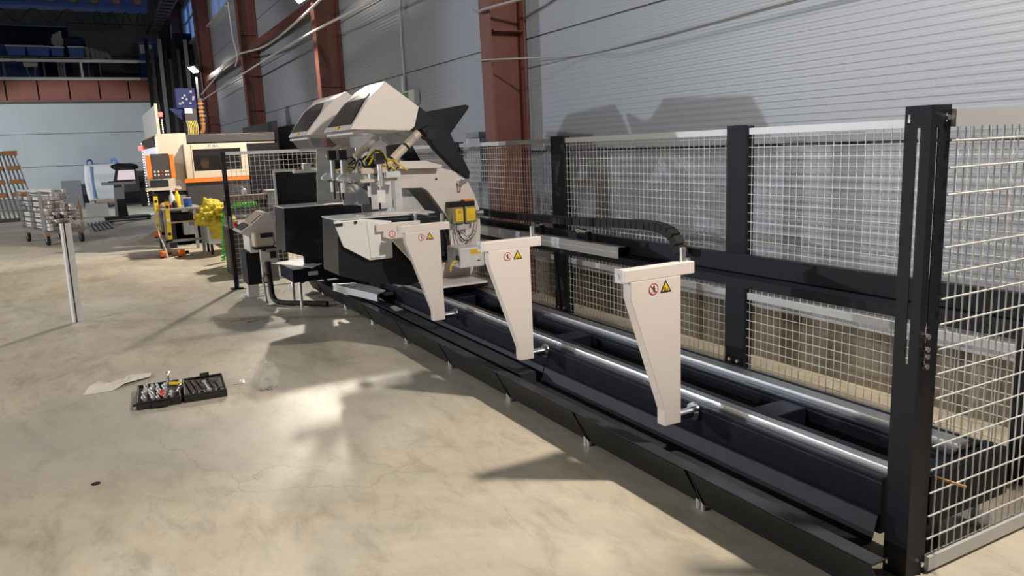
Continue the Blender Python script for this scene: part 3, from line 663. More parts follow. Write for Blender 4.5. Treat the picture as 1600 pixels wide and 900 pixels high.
    def front_pt(x, z):
        s = (x - 5.74) / .75; A = [(p[0] + (q[0] - p[0]) * s, p[1] + (q[1] - p[1]) * s) for p, q in zip(hp, hf)]
        for (a, b) in zip(A[:4], A[1:5]):
            if a[1] <= z <= b[1]:
                k = (z - a[1]) / (b[1] - a[1]); return (MX(x), a[0] + (b[0] - a[0]) * k + off, z + off * .6)
        return (MX(x), A[4][0] + off, z)
    wm = MB(); rows = []
    for i in range(13):
        z = 1.806 + i * (2.068 - 1.806) / 12; k = i / 12
        xa = 5.79 + .05 * k + (.16 * max(0, (k - .8) / .2) ** 2); xb = 6.44 - .02 * k - (.22 * max(0, (k - .55) / .45) ** 2)
        rows.append([front_pt(xa + (xb - xa) * j / 8, z) for j in range(9)])
    wm.add([p for r_ in rows for p in r_], [(i * 9 + j, i * 9 + j + 1, (i + 1) * 9 + j + 1, (i + 1) * 9 + j) for i in range(12) for j in range(8)])
    wm.build('hood_window', 'smoke', h)
    a, b, c, d = front_pt(6.08, 1.777), front_pt(6.16, 1.777), front_pt(6.16, 1.80), front_pt(6.08, 1.80)
    MB().add([a, b, c, d], [(0, 1, 2, 3)]).build('yellow_mark', 'signyel', h)
    for y in (-1.80, -1.90, -2.0, -2.10, -2.2): MB().tube([(MX(5.739), y, 1.778 - (y + 1.757) * .04 * -1 - .002), (MX(5.732), y, 1.776 + (y + 1.757) * .04)], .006, 6).build('rivet', 'steel', h)
    # clear curtains below the hood
    cu = MB().add(P([(-1.76, 1.765), (-2.25, 1.745), (-2.30, 1.66), (-1.86, 1.63)], 5.75), [(0, 1, 2, 3)]).build('side_curtain', 'clear', t)
    MB().add([(MX(5.75), -1.765, 1.765), (MX(6.48), -1.76, 1.765), (MX(6.40), -1.86, 1.63), (MX(5.75), -1.86, 1.63)], [(0, 1, 2, 3)]).build('front_curtain', 'clear', t)
    bx('hood_lower_bar', 'whitecool', 5.76, 6.45, -1.79, -1.765, 1.735, 1.75)
    # lever carrying the hood
    pr('hood_bracket', 'black', [(-2.42, 1.78), (-2.47, 1.80), (-2.545, 1.959), (-2.60, 1.915), (-2.80, 1.76), (-2.83, 1.70), (-2.62, 1.765), (-2.50, 1.735)], 6.285, 6.40, bevel=.003)
    pr('fin_plate', 'blackmat', [(-2.60, 1.918), (-2.98, 1.972), (-3.012, 1.962), (-3.008, 1.938), (-2.80, 1.70), (-2.70, 1.76)], 6.295, 6.31, bevel=.002)
    tb('fin_hole', 'pframe', [(6.299, -2.985, 1.953), (6.296, -2.985, 1.953)], .009)
    pr('lever_arm', 'black', [(-2.52, 1.77), (-2.60, 1.80), (-2.74, 1.76), (-2.80, 1.70), (-2.958, 1.385), (-2.945, 1.325), (-2.86, 1.375), (-2.64, 1.60)], 6.22, 6.32, bevel=.006)
    tb('lever_pivot', 'rubber', [(6.2, -2.60, 1.72), (6.34, -2.60, 1.72)], .045, 16)
    tb('dust_duct', 'cream', [(6.24, -2.15, 1.44), (6.24, -2.50, 1.74)], .036, 14)
    for k in (.25, .62): tb('duct_band', 'rubber', [(6.24, -2.15 - .35 * k, 1.44 + .30 * k), (6.24, -2.165 - .35 * k, 1.453 + .30 * k)], .039, 14)
    tb('short_duct', 'cream', [(6.35, -1.96, 1.56), (6.35, -2.09, 1.66)], .028, 12)
    # clamp beam, cylinders, pads, hoses
    bx('clamp_beam', 'cream', 6.05, 6.12, -2.14, -1.93, 1.425, 1.47, bevel=.003)
    bx('clamp_beam_lower', 'cream', 6.05, 6.12, -2.24, -1.92, 1.355, 1.38, bevel=.003)
    bx('cylinder_block', 'whitecool', 6.0, 6.05, -2.22, -2.10, 1.385, 1.435, bevel=.003)
    pr('clamp_arm', 'whitecool', [(-1.845, 1.37), (-1.845, 1.39), (-1.89, 1.425), (-2.17, 1.412), (-2.17, 1.352), (-1.87, 1.358)], 6.5, 6.56, bevel=.003)
    for (x, y, z0, zc, z1, nm) in ((6.0, -2.05, 1.19, 1.29, 1.50, 'a'), (6.3, -2.07, 1.225, 1.315, 1.45, 'b'), (6.62, -1.93, 1.255, 1.345, 1.54, 'c')):
        tb('clamp_cylinder', 'alu', [(x, y, zc + .03), (x, y, z1)], .022, 12)
        tb('clamp_rod', 'steel', [(x, y, zc), (x, y, zc + .04)], .010, 8)
        tb('clamp_pad', 'signwht', [(x, y, z0), (x, y, zc)], .034, 14)
        bx('valve_block', 'rubber', x - .03, x + .03, y - .035, y + .035, z1, z1 + .085, bevel=.003)
        tb('pad_rod', 'rubber', [(x + .03, y + .01, z0 - .06), (x + .03, y + .01, z0 + .1)], .008, 6)
    for (x, y) in ((6.55, -2.04), (6.55, -2.07)): tb('guide_column', 'alu', [(x, y, 1.30), (x, y, 1.64)], .011, 8)
    random.seed(21 if near else 22)
    for k in range(14):
        x = 6.0 + random.uniform(-.05, .55); y = -1.95 - random.random() * .2; z = 1.44 + random.random() * .1
        q = [(x, y, z), (x + random.uniform(-.1, .1), y - .08, z + random.uniform(.0, .1)), (x + random.uniform(-.1, .1), y - .14, z + random.uniform(-.1, .03)), (x + random.uniform(-.1, .1), y - .22, z - random.uniform(0, .14))]
        tb('hose', 'yellow' if k % 3 == 0 else 'rubber', curve_pts(q, 5), .006 if k % 3 else .008, 6)
    if not near:
        pr('blade_guard', 'galv', [(-1.97, 1.33), (-2.14, 1.305), (-2.40, 1.12), (-2.0, 1.125)], 6.62, 6.64, bevel=.003)
        MB().bar((MX(6.61), -2.0, 1.29), (MX(6.61), -2.22, 1.14), .012, .02).build('guard_bar', 'rubber', t)
        pr('guard_plate', 'midgrey', [(-1.95, 1.335), (-2.38, 1.315), (-2.38, 1.29), (-1.97, 1.30)], 6.60, 6.62)
        bx('front_clamp_bar', 'whitecool', 5.98, 6.04, -1.96, -1.71, 1.425, 1.455, bevel=.004)
        bx('front_clamp_block', 'alu', 5.98, 6.05, -1.88, -1.80, 1.455, 1.515, bevel=.006)
        for k in range(4): tb('hose', 'yellow' if k % 2 else 'rubber', curve_pts([(6.0, -1.74 - .02 * k, 1.46), (5.97, -1.82, 1.47 + .01 * k), (6.0, -1.92, 1.50), (6.05, -1.96, 1.58 - .02 * k)], 5), .007, 6)
        for k in range(5): bx('fitting', 'alu' if k % 2 else 'rubber', 6.1 + .08 * k, 6.15 + .08 * k, -1.93 - .03 * k, -1.90 - .03 * k, 1.34 + .03 * (k % 2), 1.40 + .03 * (k % 2))
    if near:
        bx('name_plate', 'pframe', 6.246, 6.25, -2.42, -2.31, 1.365, 1.385)
        tb('plate_hole', 'rubber', [(6.249, -2.64, 1.34), (6.245, -2.64, 1.34)], .010, 10)
        tb('side_valve', 'chrome', [(6.25, -2.86, 1.30), (6.20, -2.86, 1.30)], .028, 12); tb('valve_tip', 'chrome', [(6.22, -2.86, 1.30), (6.22, -2.93, 1.315)], .012, 8); tb('valve_drop', 'alu', [(6.235, -2.85, 1.30), (6.235, -2.85, 1.22)], .014, 8)
        # oil jars
        j = bx('jar_bracket', 'blackmat', 6.15, 6.25, -2.955, -2.715, 1.09, 1.135, bevel=.004)
        for y0, y1, nm in ((-2.84, -2.725, 'oil_jar'), (-2.96, -2.85, 'oil_jar')):
            b_ = bx(nm, 'oil', 6.14, 6.245, y0, y1, .945, 1.09, bevel=.01)
            bx('jar_label', 'signyel', 6.137, 6.14, y0 + (.012 if nm else 0), y1 - .035 if y0 > -2.9 else y1 - .012, .965, 1.075, parent=b_)
            bx('label_mark', 'tan', 6.1355, 6.137, y0 + .03, y1 - .06, 1.035, 1.06, parent=b_) if y0 > -2.9 else None
            for k in range(3): bx('label_line', 'tan', 6.1355, 6.137, y0 + .022, y1 - .048 if y0 > -2.9 else y1 - .022, .98 + k * .014, .982 + k * .014, parent=b_)
        bx('jar_cap', 'orange', 6.15, 6.24, -2.95, -2.86, 1.135, 1.15, bevel=.004)
        bx('regulator', 'galv', 6.17, 6.245, -2.90, -2.78, .885, .94, bevel=.006)
        tb('regulator_knob', 'chrome', [(6.2, -2.985, 1.02), (6.2, -3.05, 1.02)], .026, 12)
        for k, (m, dp) in enumerate((('cablewht', .15), ('rubber', .11), ('cablegry', .07), ('cablewht', .10))):
            tb('thin_hose', m, curve_pts([(6.2, -2.77 - .02 * k, .90), (6.17, -2.80 - .02 * k, .90 - dp * .8), (6.16, -2.88, .90 - dp), (6.17, -2.96, .92 - dp * .5), (6.19, -2.99, .98)], 6), .005, 6)
        s = bx('sensor_box', 'whitecool', 5.97, 6.25, -2.935, -2.70, .575, .75, bevel=.012)
        bx('label', 'signyel', 5.967, 5.97, -2.905, -2.80, .69, .735, parent=s)
        for k in range(3): bx('label_line', 'tan', 5.9655, 5.967, -2.895, -2.81, .70 + k * .011, .703 + k * .011, parent=s)
        bx('slot', 'rubber', 5.967, 5.97, -2.89, -2.865, .625, .634, parent=s)
        bx('plug', 'rubber', 5.99, 6.03, -2.70, -2.685, .64, .68, parent=s)
        tb('plug_cable', 'yellow', curve_pts([(6.0, -2.685, .64), (5.99, -2.65, .635), (5.99, -2.62, .60), (6.0, -2.62, .56)], 5), .008, 6, parent=s)
        tb('hook', 'steel', [(6.02, -2.69, .74), (6.02, -2.67, .72), (6.02, -2.67, .60)], .006, 6, parent=s)
    return t
saw_head(True); saw_head(False)
# wide grey enclosure and linking sheets between the heads
t = thing('rear_enclosure', 'dark open enclosure behind the far saw head with pale edges', 'enclosure', None, (0, 0, 0))
MB().box(8.18, 8.22, -2.12, -1.66, 1.09, 1.43).build('back_panel', 'brownblk', t); MB().box(8.16, 8.18, -2.12, -1.645, 1.43, 1.452).build('top_edge', 'cover', t); MB().box(8.16, 8.18, -1.665, -1.645, 1.05, 1.43).build('side_edge', 'cover', t)
MB().box(8.22, 8.28, -2.12, -1.9, .45, 1.1).build('foot', 'brownblk', t)
MB().box(8.15, 8.3, -2.5, -2.0, .39, .45).build('foot_base', 'brownblk', t)
t = thing('floor_tray', 'light grey tray plate below the far black box', 'tray', None, (0, 0, 0))
MB().prism('z', [(8.6, -1.62), (8.72, -2.05), (8.1, -2.05), (7.9, -1.9)], .44, .446).build('plate', 'galv', t)
MB().box(7.95, 8.55, -2.4, -1.70, .30, .438).build('body', 'bed', t, bevel=.004); MB().box(7.94, 7.948, -1.96, -1.86, .36, .40).build('connector', 'pframe', t)
for x in (8.1, 8.45): MB().tube([(x, -1.8, 0), (x, -1.8, .3)], .016, 8).build('leg', 'steel', t)
# ================================================================== CONTROL DESK
t = thing('control_desk', 'white sloped control desk on a pedestal beside the far saw head', 'control desk', None, (0, 0, 0))
wedge = [(-1.355, .785), (-1.37, .80), (-1.483, .862), (-1.64, .985), (-1.68, .985), (-1.725, .94), (-1.745, .76), (-1.455, .745), (-1.44, .73)]
MB().prism('x', wedge, 8.78, 9.3).build('desk_body', 'white', t, bevel=.006)
MB().loft([(8.83, -1.49, .873), (9.25, -1.49, .873), (9.25, -1.62, .977), (8.83, -1.62, .977)], [(8.83, -1.487, .877), (9.25, -1.487, .877), (9.25, -1.617, .981), (8.83, -1.617, .981)]).build('screen', 'cardboard', t)
MB().loft([(8.83, -1.375, .808), (9.25, -1.375, .808), (9.25, -1.47, .86), (8.83, -1.47, .86)], [(8.83, -1.373, .812), (9.25, -1.373, .812), (9.25, -1.468, .864), (8.83, -1.468, .864)]).build('button_plate', 'dkgrey', t)
MB().tube([(9.22, -1.40, .82), (9.22, -1.375, .865)], .024, 12).build('stop_button', 'redplastic', t, smooth=True)
MB().box(8.80, 9.2, -1.535, -1.45, .55, .75).build('desk_leg', 'white', t); MB().box(8.84, 9.2, -1.62, -1.40, .19, .56).build('pedestal', 'blackmat', t)
MB().box(9.15, 9.32, -1.56, -1.44, .012, .2).build('pedestal_post', 'white', t); MB().box(9.1, 9.38, -1.62, -1.38, 0, .012).build('foot_plate', 'white', t)
p = MB().box(8.60, 8.77, -1.69, -1.465, .625, .785).build('label_printer', 'beige', t, bevel=.025); MB().box(8.597, 8.6, -1.665, -1.535, .728, .778).build('printer_window', 'lcd', p); MB().box(8.59, 8.77, -1.70, -1.46, .605, .622).build('printer_base', 'rubber', p)
q = MB().box(8.70, 8.76, -1.715, -1.535, .225, .60).build('side_panel', 'white', t, bevel=.003); MB().box(8.685, 8.70, -1.70, -1.635, .485, .555).build('socket', 'rubber', q); MB().box(8.685, 8.70, -1.60, -1.56, .575, .59).build('grip', 'rubber', q)
MB().tube([(8.45, -1.505, .02), (8.45, -1.49, .3), (8.7, -1.55, .32)], .012, 8).build('caster_post', 'steel', t); MB().tube([(8.44, -1.49, .03), (8.44, -1.52, .03)], .03, 14).build('caster', 'chrome', t)
tag(tube('power_cable', 'rubber', None, curve_pts([(8.7, -1.60, .45), (8.65, -1.60, .22), (8.55, -1.60, .06), (8.35, -1.66, .035), (8.15, -1.85, .035), (8.05, -1.95, .035), (7.95, -2.03, .035)], 8), .03, 10), 'thick black cable looping on the floor from the control desk to the bed', 'cable')
tag(tube('power_cable', 'rubber', None, curve_pts([(8.72, -1.74, .4), (8.4, -1.95, .28), (8.3, -1.86, .24), (8.2, -2.0, .33)], 6), .014, 8), 'thin black cable drooping under the floor tray', 'cable')
# ================================================================== FLOOR THINGS
t = thing('profile_offcut', 'white plastic profile with a dark stripe standing upright on the floor', 'profile', None, (8.97, .30, 0))
t.rotation_euler = (.012, -.004, .35)
MB().box(-.03, .03, -.045, .045, 0, 1.02).build('profile', 'pvc', t, bevel=.003); MB().box(-.0315, -.03, .014, .026, 0, 1.02).build('gasket', 'rubber', t); MB().box(-.031, .031, -.046, .046, 1.02, 1.022).build('cut_end', 'rubber', t)
# tool case
ca = Vector((5.87, -.08, 0)); cb = Vector((5.78, -.63, 0)); cc = Vector((5.39, -.08, 0))
t = thing('tool_case', 'open black plastic tool case lying on the floor', 'tool case', None, (5.40, -.075, 0)); t.rotation_euler = (0, 0, math.radians(-4))
def tray_half(name, y0, y1):
    mb = MB(); T = .012; h = .055
    mb.box(0, .44, y0, y1, 0, .040)
    mb.box(0, T, y0, y1, .040, h); mb.box(.44 - T, .44, y0, y1, .040, h); mb.box(T, .44 - T, y0, y0 + T, .040, h); mb.box(T, .44 - T, y1 - T, y1, .040, h)
    o = mb.build(name, 'tool', t, bevel=.006); return o
L_ = tray_half('lower_half', -.272, 0); R2 = tray_half('lid_half', -.562, -.29)
for y in (-.235, -.53): MB().tube([(.40, y, .040), (.40, y, .043)], .02, 12).build('recess', 'rubber', t)
MB().box(.06, .38, -.29, -.272, .008, .02).build('hinge', 'rubber', t)
MB().box(-.03, 0, -.2, -.09, .01, .035).build('handle', 'rubber', t, bevel=.006)
MB().box(.0, .06, .0, .02, .012, .03).build('latch', 'chrome', t)
cm = t.matrix_basis.copy(); cm = Matrix.Translation(t.location) @ t.rotation_euler.to_matrix().to_4x4()
def wp(x, y, z): return cm @ Vector((x, y, z))
random.seed(5)
for i in range(26):
    x = .05 + (i % 6) * .062 + random.uniform(-.01, .01); y = -.055 - (i // 6) * .042 + random.uniform(-.008, .008); r_ = random.uniform(.008, .015)
    hh = .04 + random.random() * .02; mb = MB().tube([(0, 0, r_), (hh, .006, r_)], r_, 10).tube([(hh, .006, r_), (hh + .012, .008, r_)], r_ * .7, 8)
    o = mb.build('socket_bit', 'alu', None, smooth=True); o.location = wp(x, y, .0405)
    tag(o, 'chrome socket %s from the front in the %s row of the tool case' % (ORD[i % 6], ORD[i // 6]), 'socket', 'chrome sockets in the tool case')
for i in range(6):
    x0 = .07 + .012 * (i % 3); y0 = -.345 - .036 * i; ln = .30 - .022 * i
    mb = MB().bar((0, 0, .006), (ln, .10 * ln, .006), .013, .008).cyl((0, 0, 0), .016, .012, 10).cyl((ln, .10 * ln, 0), .018, .012, 6)
    o = mb.build('wrench', 'chrome' if i != 3 else 'alu', None); o.location = wp(x0, y0, .0405); o.rotation_euler = (0, 0, math.radians(-4))
    tag(o, '%s chrome wrench from the hinge in the right half of the tool case' % ORD[i], 'wrench', 'wrenches in the tool case')
for (x, y, lab) in ((.17, -.165, 'red pliers handle in the tool case, farther of two'), (.08, -.17, 'red screwdriver handle in the tool case, nearer of two')):
    o = MB().tube([(0, 0, .014), (.05, .02, .014)], [.014, .011], 10).tube([(.05, .02, .014), (.09, .03, .014)], .005, 8).build('hand_tool', 'redplastic', None, smooth=True); o.location = wp(x, y , .0405); tag(o, lab, 'tool')
o = MB().tube([(0, 0, .012), (.12, -.03, .012)], .012, 10).tube([(.12, -.03, .012), (.15, -.04, .012)], .02, 10).build('ratchet', 'chrome', None, smooth=True); o.location = wp(.10, -.245 , .0405); tag(o, 'chrome ratchet handle beside the hinge of the tool case', 'ratchet')
o = MB().tube([(0, 0, 0), (0, 0, .09)], .012, 10).tube([(-.03, 0, .085), (.03, -.02, .085)], .008, 8).build('socket_extension', 'chrome', None, smooth=True); o.location = wp(.37, -.20 , .0405); tag(o, 'chrome T-shaped tool standing up at the rear of the tool case', 'tool')
o = MB().tube([(0, 0, .012), (0, .06, .012)], .02, 12).build('tape_roll', 'rubber', None, smooth=True); o.location = wp(.40, -.47, .055); tag(o, 'black round knob lying on the rear rim of the tool case', 'knob')
o = MB().tube([(0, 0, .01), (.05, .08, .01)], .013, 10).build('screwdriver', 'yellow', None, smooth=True); o.location = wp(.33, -.285 , .0405); tag(o, 'yellow handled screwdriver near the hinge of the tool case', 'screwdriver')
def sheet(name, m, pts, z, label, cat, amp=.006, thick=.0012):
    n = len(pts); c = Vector((sum(p[0] for p in pts) / n, sum(p[1] for p in pts) / n, 0)); vs = []; 
    for k in (1.0, .66, .33): vs += [(c.x + (p[0] - c.x) * k, c.y + (p[1] - c.y) * k, z + (amp * abs(noise.noise(Vector((p[0] * 9 * k, p[1] * 9, k)))) if k < 1 else amp * .3 * (i % 3))) for i, p in enumerate(pts)]
    vs.append((c.x, c.y, z + amp)); fs = []
    for r_ in (0, 1): fs += [(r_ * n + i, r_ * n + (i + 1) % n, (r_ + 1) * n + (i + 1) % n, (r_ + 1) * n + i) for i in range(n)]
    fs += [(2 * n + i, 2 * n + (i + 1) % n, 3 * n) for i in range(n)]
    o = MB().add(vs, fs).build(name, m); sm = o.modifiers.new('thick', 'SOLIDIFY'); sm.thickness = thick; sm.offset = 1
    return tag(o, label, cat)
sheet('paper_sheet', 'paper', [(6.0, .24), (6.2, .20), (6.27, .13), (6.17, .05), (6.2, -.05), (6.31, -.06), (6.34, -.22), (6.2, -.21), (6.08, -.03), (6.0, .05)], .002, 'crumpled white paper sheet left of the tool case', 'paper', .03)
sheet('paper_strip', 'paper', [(5.94, -.36), (5.98, -.35), (6.0, -.62), (5.93, -.56)], .002, 'narrow pale paper strip behind the tool case', 'paper', .01)
sheet('paper_scrap', 'pvc', [(5.64, -.71), (5.70, -.77), (5.71, -.80), (5.62, -.79), (5.61, -.72)], .002, 'small white paper scrap right of the tool case', 'paper', .01)
o = blob('plastic_bag', 'film', (5.50, -.92, .07), .17, .06, .10, 11, .7); tag(o, 'clear plastic bag of small hardware lying on the floor', 'bag')
for i in range(14):
    o = MB().tube([(0, 0, 0), (.03, .004, .003)], .0055, 6).build('screw', 'alu', None); o.location = (5.32 + random.uniform(0, .07), -.90 + random.uniform(-.06, .06), .008); o.rotation_euler = (0, 0, random.random() * 6)
    tag(o, 'tiny steel screw in the clear plastic bag', 'screw', 'screws in the plastic bag')
o = MB().cyl((4.25, .17, .0005), .022, .002, 18).build('floor_hole', 'blackmat'); tag(o, 'small black drilled hole in the concrete floor, lower left', 'hole')
tag(MB().bar((1.72, -2.57, .341), (1.49, -2.59, .341), .008).build('wooden_stick', 'tan'), 'thin tan stick lying on the bed end behind the end panel', 'stick')
tag(tube('black_wire', 'rubber', None, curve_pts([(1.35, -3.05, .006), (1.30, -3.2, .01), (1.4, -3.4, .006), (1.3, -3.7, .006)], 6), .006, 6), 'short black wire on the floor at the lower right edge', 'wire')
for i in range(5):
    o = MB().box(-.16 + .02 * i, .12, -.02, .02, 0, .003).build('floor_chip', 'tan'); o.location = (8.0 - .12 * i, -.95 - .14 * i, .0005); o.rotation_euler = (0, 0, 1.0 + .4 * i)
    o.scale = (.5, .5, 1); tag(o, '%s dark splinter from the far end of the scatter on the floor' % ORD[i], 'splinter', 'splinters on the floor')

# ================================================================== PROFILE CART (left background)
u = Vector((.952, .306, 0)); v = Vector((.306, -.952, 0))
CM = Matrix(((u.x, -v.x, 0, 18.1), (u.y, -v.y, 0, .95), (0, 0, 1, 0), (0, 0, 0, 1)))   # local x = length, local -y = width
t = thing('profile_cart', 'grey lattice cart on castors loaded with white profiles', 'cart', None, (0, 0, 0)); t.matrix_world = CM
W = -.74
MB().box(0, 1.45, W, 0, .22, .30).build('deck', 'greysteel', t)
for x in (0, .72, 1.45): MB().box(x - .03, x + .03, -.03, .03, .3, 1.10).build('side_post', 'greysteel', t)
for k in range(7): MB().box(0, 1.45, .008, .024, .34 + k * .11, .352 + k * .11).build('side_slat', 'dkgrey', t)
MB().box(-.03, 1.48, -.03, .03, 1.08, 1.12).build('side_top_rail', 'cablewht', t)
for x in (.02, 1.43): MB().box(x - .02, x + .02, W, W + .04, .3, .95).build('end_post', 'wood', t)
for x, y in ((.06, -.05), (1.4, -.05), (.06, W + .06), (1.4, W + .06)):
    c = MB().tube([(x, y - .025, .1), (x, y + .025, .1)], .1, 18).build('castor_wheel', 'rubber', t, smooth=True)
    MB().box(x - .05, x + .05, y - .035, y + .035, .13, .22).build('castor_fork', 'rust', t); MB().tube([(x, y - .03, .1), (x, y + .03, .1)], .04, 12).build('hub', 'greysteel', c)
random.seed(3)
def profile_bar(L):
    mb = MB(); a = .028; mb.plate('x', [-.029, -.022, -.004, .004, .022, .029], [-.028, -.020, .0, .006, .020, .028], {(1, 1), (1, 3), (3, 1), (3, 3)}, 0, L); return mb
lens = [profile_bar(L).build('profile_bar', 'pvc') for L in (1.25, 1.4, 1.55)]
for o in lens:
    o.data.materials.append(MT['pvcend'])
    for p_ in o.data.polygons:
        if abs(p_.normal.x) > .9: p_.material_index = 1
first = {0: True, 1: True, 2: True}
n = 0
for row in range(11):
    for c in range(9):
        top = 11 - (5 if c > 6 else 0) - (2 if c in (0, 1) else 0) - (2 if c == 6 else 0)
        if row >= top: continue
        if random.random() < .04: continue
        k = random.randrange(3); src = lens[k]
        o = src if first[k] else src.copy()
        if not first[k]: COL.objects.link(o)
        first[k] = False
        lx = random.uniform(-.12, .04) - (.10 if (c * 7 + row // 2) % 5 == 0 else 0); ly = -.075 - c * .072 + random.uniform(-.003, .003); lz = .338 + row * .0745 + random.uniform(-.002, .002)
        o.matrix_world = CM @ Matrix.Translation((lx, ly, lz)) @ Matrix.Rotation(random.uniform(-.13, .13) + math.pi / 2 * random.randrange(4), 4, 'X')
        tag(o, 'white profile %s from the left in the %s layer up on the cart' % (ORD[c], ORD[row]), 'profile', 'white profiles on the cart'); n += 1
for i in range(6):
    o = MB().box(0, 2.6, -.022, .022, 0, .05).build('grey_profile', 'greysteel'); o.location = (20.7 + .12 * i, .12 - .09 * i, 0); o.rotation_euler = (0, 0, .04)
    tag(o, '%s grey profile from the left lying on the floor right of the cart' % ORD[i], 'profile', 'grey profiles on the floor')
# rack of poles at the left edge
t = thing('pole_rack', 'leaning stack of grey poles with orange wooden blocks at the left edge', 'rack', None, (27, 2.25, 0))
for i in range(9): MB().bar((0, -.45 + .12 * i - .3, 0), (.25, -.35 + .10 * i, 2.03), .035).build('pole', 'greysteel', t)
for z in (.72, 1.1, 1.5, 1.93):
    for y in (-.42 + .08 * (1.93 - z) - .16 * (2 - z), -.02): MB().box(.02, .25, y, y + .36, z, z + .13).build('wooden_block', 'rust', t)
MB().box(-.1, .3, -.9, .6, 0, .09).build('foot_beam', 'dkgrey', t)
# big bag
t = thing('bulk_bag', 'white woven bulk bag with blue straps on a pallet by the back wall', 'bag', None, (32.6, -.42, 0))
bm = bmesh.new(); bmesh.ops.create_cube(bm, size=1); bmesh.ops.subdivide_edges(bm, edges=bm.edges, cuts=9, use_grid_fill=True)
for vv in bm.verts:
    q = vv.co; bulge = .09 * (1 - (2 * q.z) ** 2); k = 1 + bulge
    vv.co = Vector((q.x * 1.1 * k, q.y * 1.15 * k, .26 + (q.z + .5) * 1.28 + .03 * noise.noise(q * 5))) + Vector((0, 0, .05 * (1 - abs(2 * q.x)) * (q.z > .49)))
for f in bm.faces: f.smooth = True
me = bpy.data.meshes.new('sack'); bm.to_mesh(me); bm.free(); me.materials.append(MT['bag']); o = bpy.data.objects.new('sack', me); COL.objects.link(o); o.parent = t
for y, x in ((.48, -.5), (-.48, -.5), (.48, .5), (-.48, .5)): MB().tube(curve_pts([(x, y, 1.35), (x, y, 1.66), (x * .7, y * .72, 1.72), (x * .55, y * .6, 1.50)], 5), .035, 6).build('lifting_loop', 'strap', t, smooth=True)
for y in (.38, -.42): MB().box(-.62, -.60, y - .03, y + .03, .35, 1.5).build('strap', 'strap', t)
for k in range(4): MB().box(-.6, .6, -.55 + k * .32, -.40 + k * .32, .18, .24).build('pallet_board', 'wood', t)
for y in (-.5, 0, .5): MB().box(-.6, .6, y - .05, y + .05, 0, .18).build('pallet_block', 'dkgrey', t)
tag(box('grey_sheet_stack', 'midgrey', None, 33.3, 33.6, .35, 1.0, 0, 1.0, bevel=.01), 'dark grey sheet leaning behind the profile cart', 'sheet')
t = thing('white_carton', 'small white carton on the floor between cart and console', 'carton', None, (26.3, -.05, 0)); MB().box(0, .4, -.3, .3, 0, .42).build('box', 'backwall', t, bevel=.01); MB().box(-.05, .45, -.62, .0, .42, .47).build('board', 'wood', t)
# pendant console on wheels
t = thing('wheeled_console', 'black wheeled console with a lit pink screen in front of the white bag', 'console', None, (24.0, -.75, 0))
MB().prism('x', [(.28, .12), (-.05, .12), (.02, 1.0), (.22, 1.0)], 0, .3).build('pillar', 'midgrey', t); MB().box(-.02, 0, -.02, .2, .12, .6).build('pillar_grille', 'blackmat', t)
MB().box(-.3, .3, -.32, .52, 1.0, 1.07).build('keyboard_shelf', 'greysteel', t, bevel=.01); MB().box(-.31, -.1, -.25, .35, 1.07, 1.10).build('keyboard', 'rubber', t)
MB().loft([(-.05, -.38, 1.08), (.0, -.38, 1.08), (.0, .22, 1.08), (-.05, .22, 1.08)], [(.12, -.38, 1.42), (.17, -.38, 1.42), (.17, .12, 1.42), (.12, .12, 1.42)]).build('monitor', 'dkgrey', t)
MB().loft([(-.055, -.33, 1.12), (-.05, -.33, 1.12), (-.05, .12, 1.12), (-.055, .12, 1.12)], [(.09, -.33, 1.38), (.1, -.33, 1.38), (.1, .06, 1.38), (.09, .06, 1.38)]).build('screen', 'screen', t)
o = blob('cover_cloth', 'rubber', (.15, -.1, 1.47), .2, .34, .1, 5); o.parent = t
MB().box(.0, .06, -.55, -.42, .35, 1.2).build('side_cloth', 'rubber', t); MB().box(-.3, .35, -.6, .55, .05, .12).build('base', 'rubber', t, bevel=.02)
for x, y in ((-.25, .5), (-.25, -.55), (.3, .5), (.3, -.55)): MB().tube([(x, y - .03, .05), (x, y + .03, .05)], .05, 12).build('caster', 'rubber', t)
tag(box('cardboard_sheet', 'paper', None, 25.2, 26.4, -1.9, -1.15, 0, .02), 'white sheet lying on the floor right of the wheeled console', 'sheet')
# ================================================================== PROFILE MACHINING CENTRE
t = thing('machining_centre', 'large cream and dark grey machining centre with an orange stripe', 'machine', None, (0, 0, 0))
MB().box(15.8, 19.8, -1.66, -1.14, 1.02, 2.085).build('left_housing', 'cream', t, bevel=.01)
MB().box(15.95, 19.7, -1.15, -1.12, 1.86, 2.05).build('side_band', 'dkgrey', t); MB().box(15.95, 19.7, -1.138, -1.125, 1.25, 1.85).build('lit_side', 'ledwhite', t)
MB().box(15.86, 19.6, -3.3, -1.66, 1.9, 2.06).build('cabin_top', 'dkgrey', t, bevel=.01)
MB().box(15.9, 19.6, -3.3, -1.58, .55, 1.9).build('cabin_shell', 'dkgrey', t)
MB().box(15.72, 15.88, -1.66, -1.57, .35, 1.88).build('corner_pillar', 'midgrey', t)
fr = MB().plate('x', [-2.70, -2.58, -1.72, -1.66, -1.58], [1.245, 1.375, 1.775, 1.875], {(1, 1)}, 15.60, 15.72); door = fr.build('door_frame', 'cream', t, bevel=.004)
MB().box(15.64, 15.66, -2.58, -1.72, 1.375, 1.775).build('door_window', mat('dark_door_glass', (.02, .02, .022), .15, alpha=.55), door); MB().box(15.594, 15.60, -1.705, -1.695, 1.25, 1.87).build('door_seam', 'tan', door)
MB().box(15.58, 15.72, -2.69, -1.53, 1.17, 1.243).build('orange_strip', 'orange', door)
MB().box(15.70, 15.86, -3.25, -2.70, 1.855, 1.875).build('trim_line', 'cream', t)
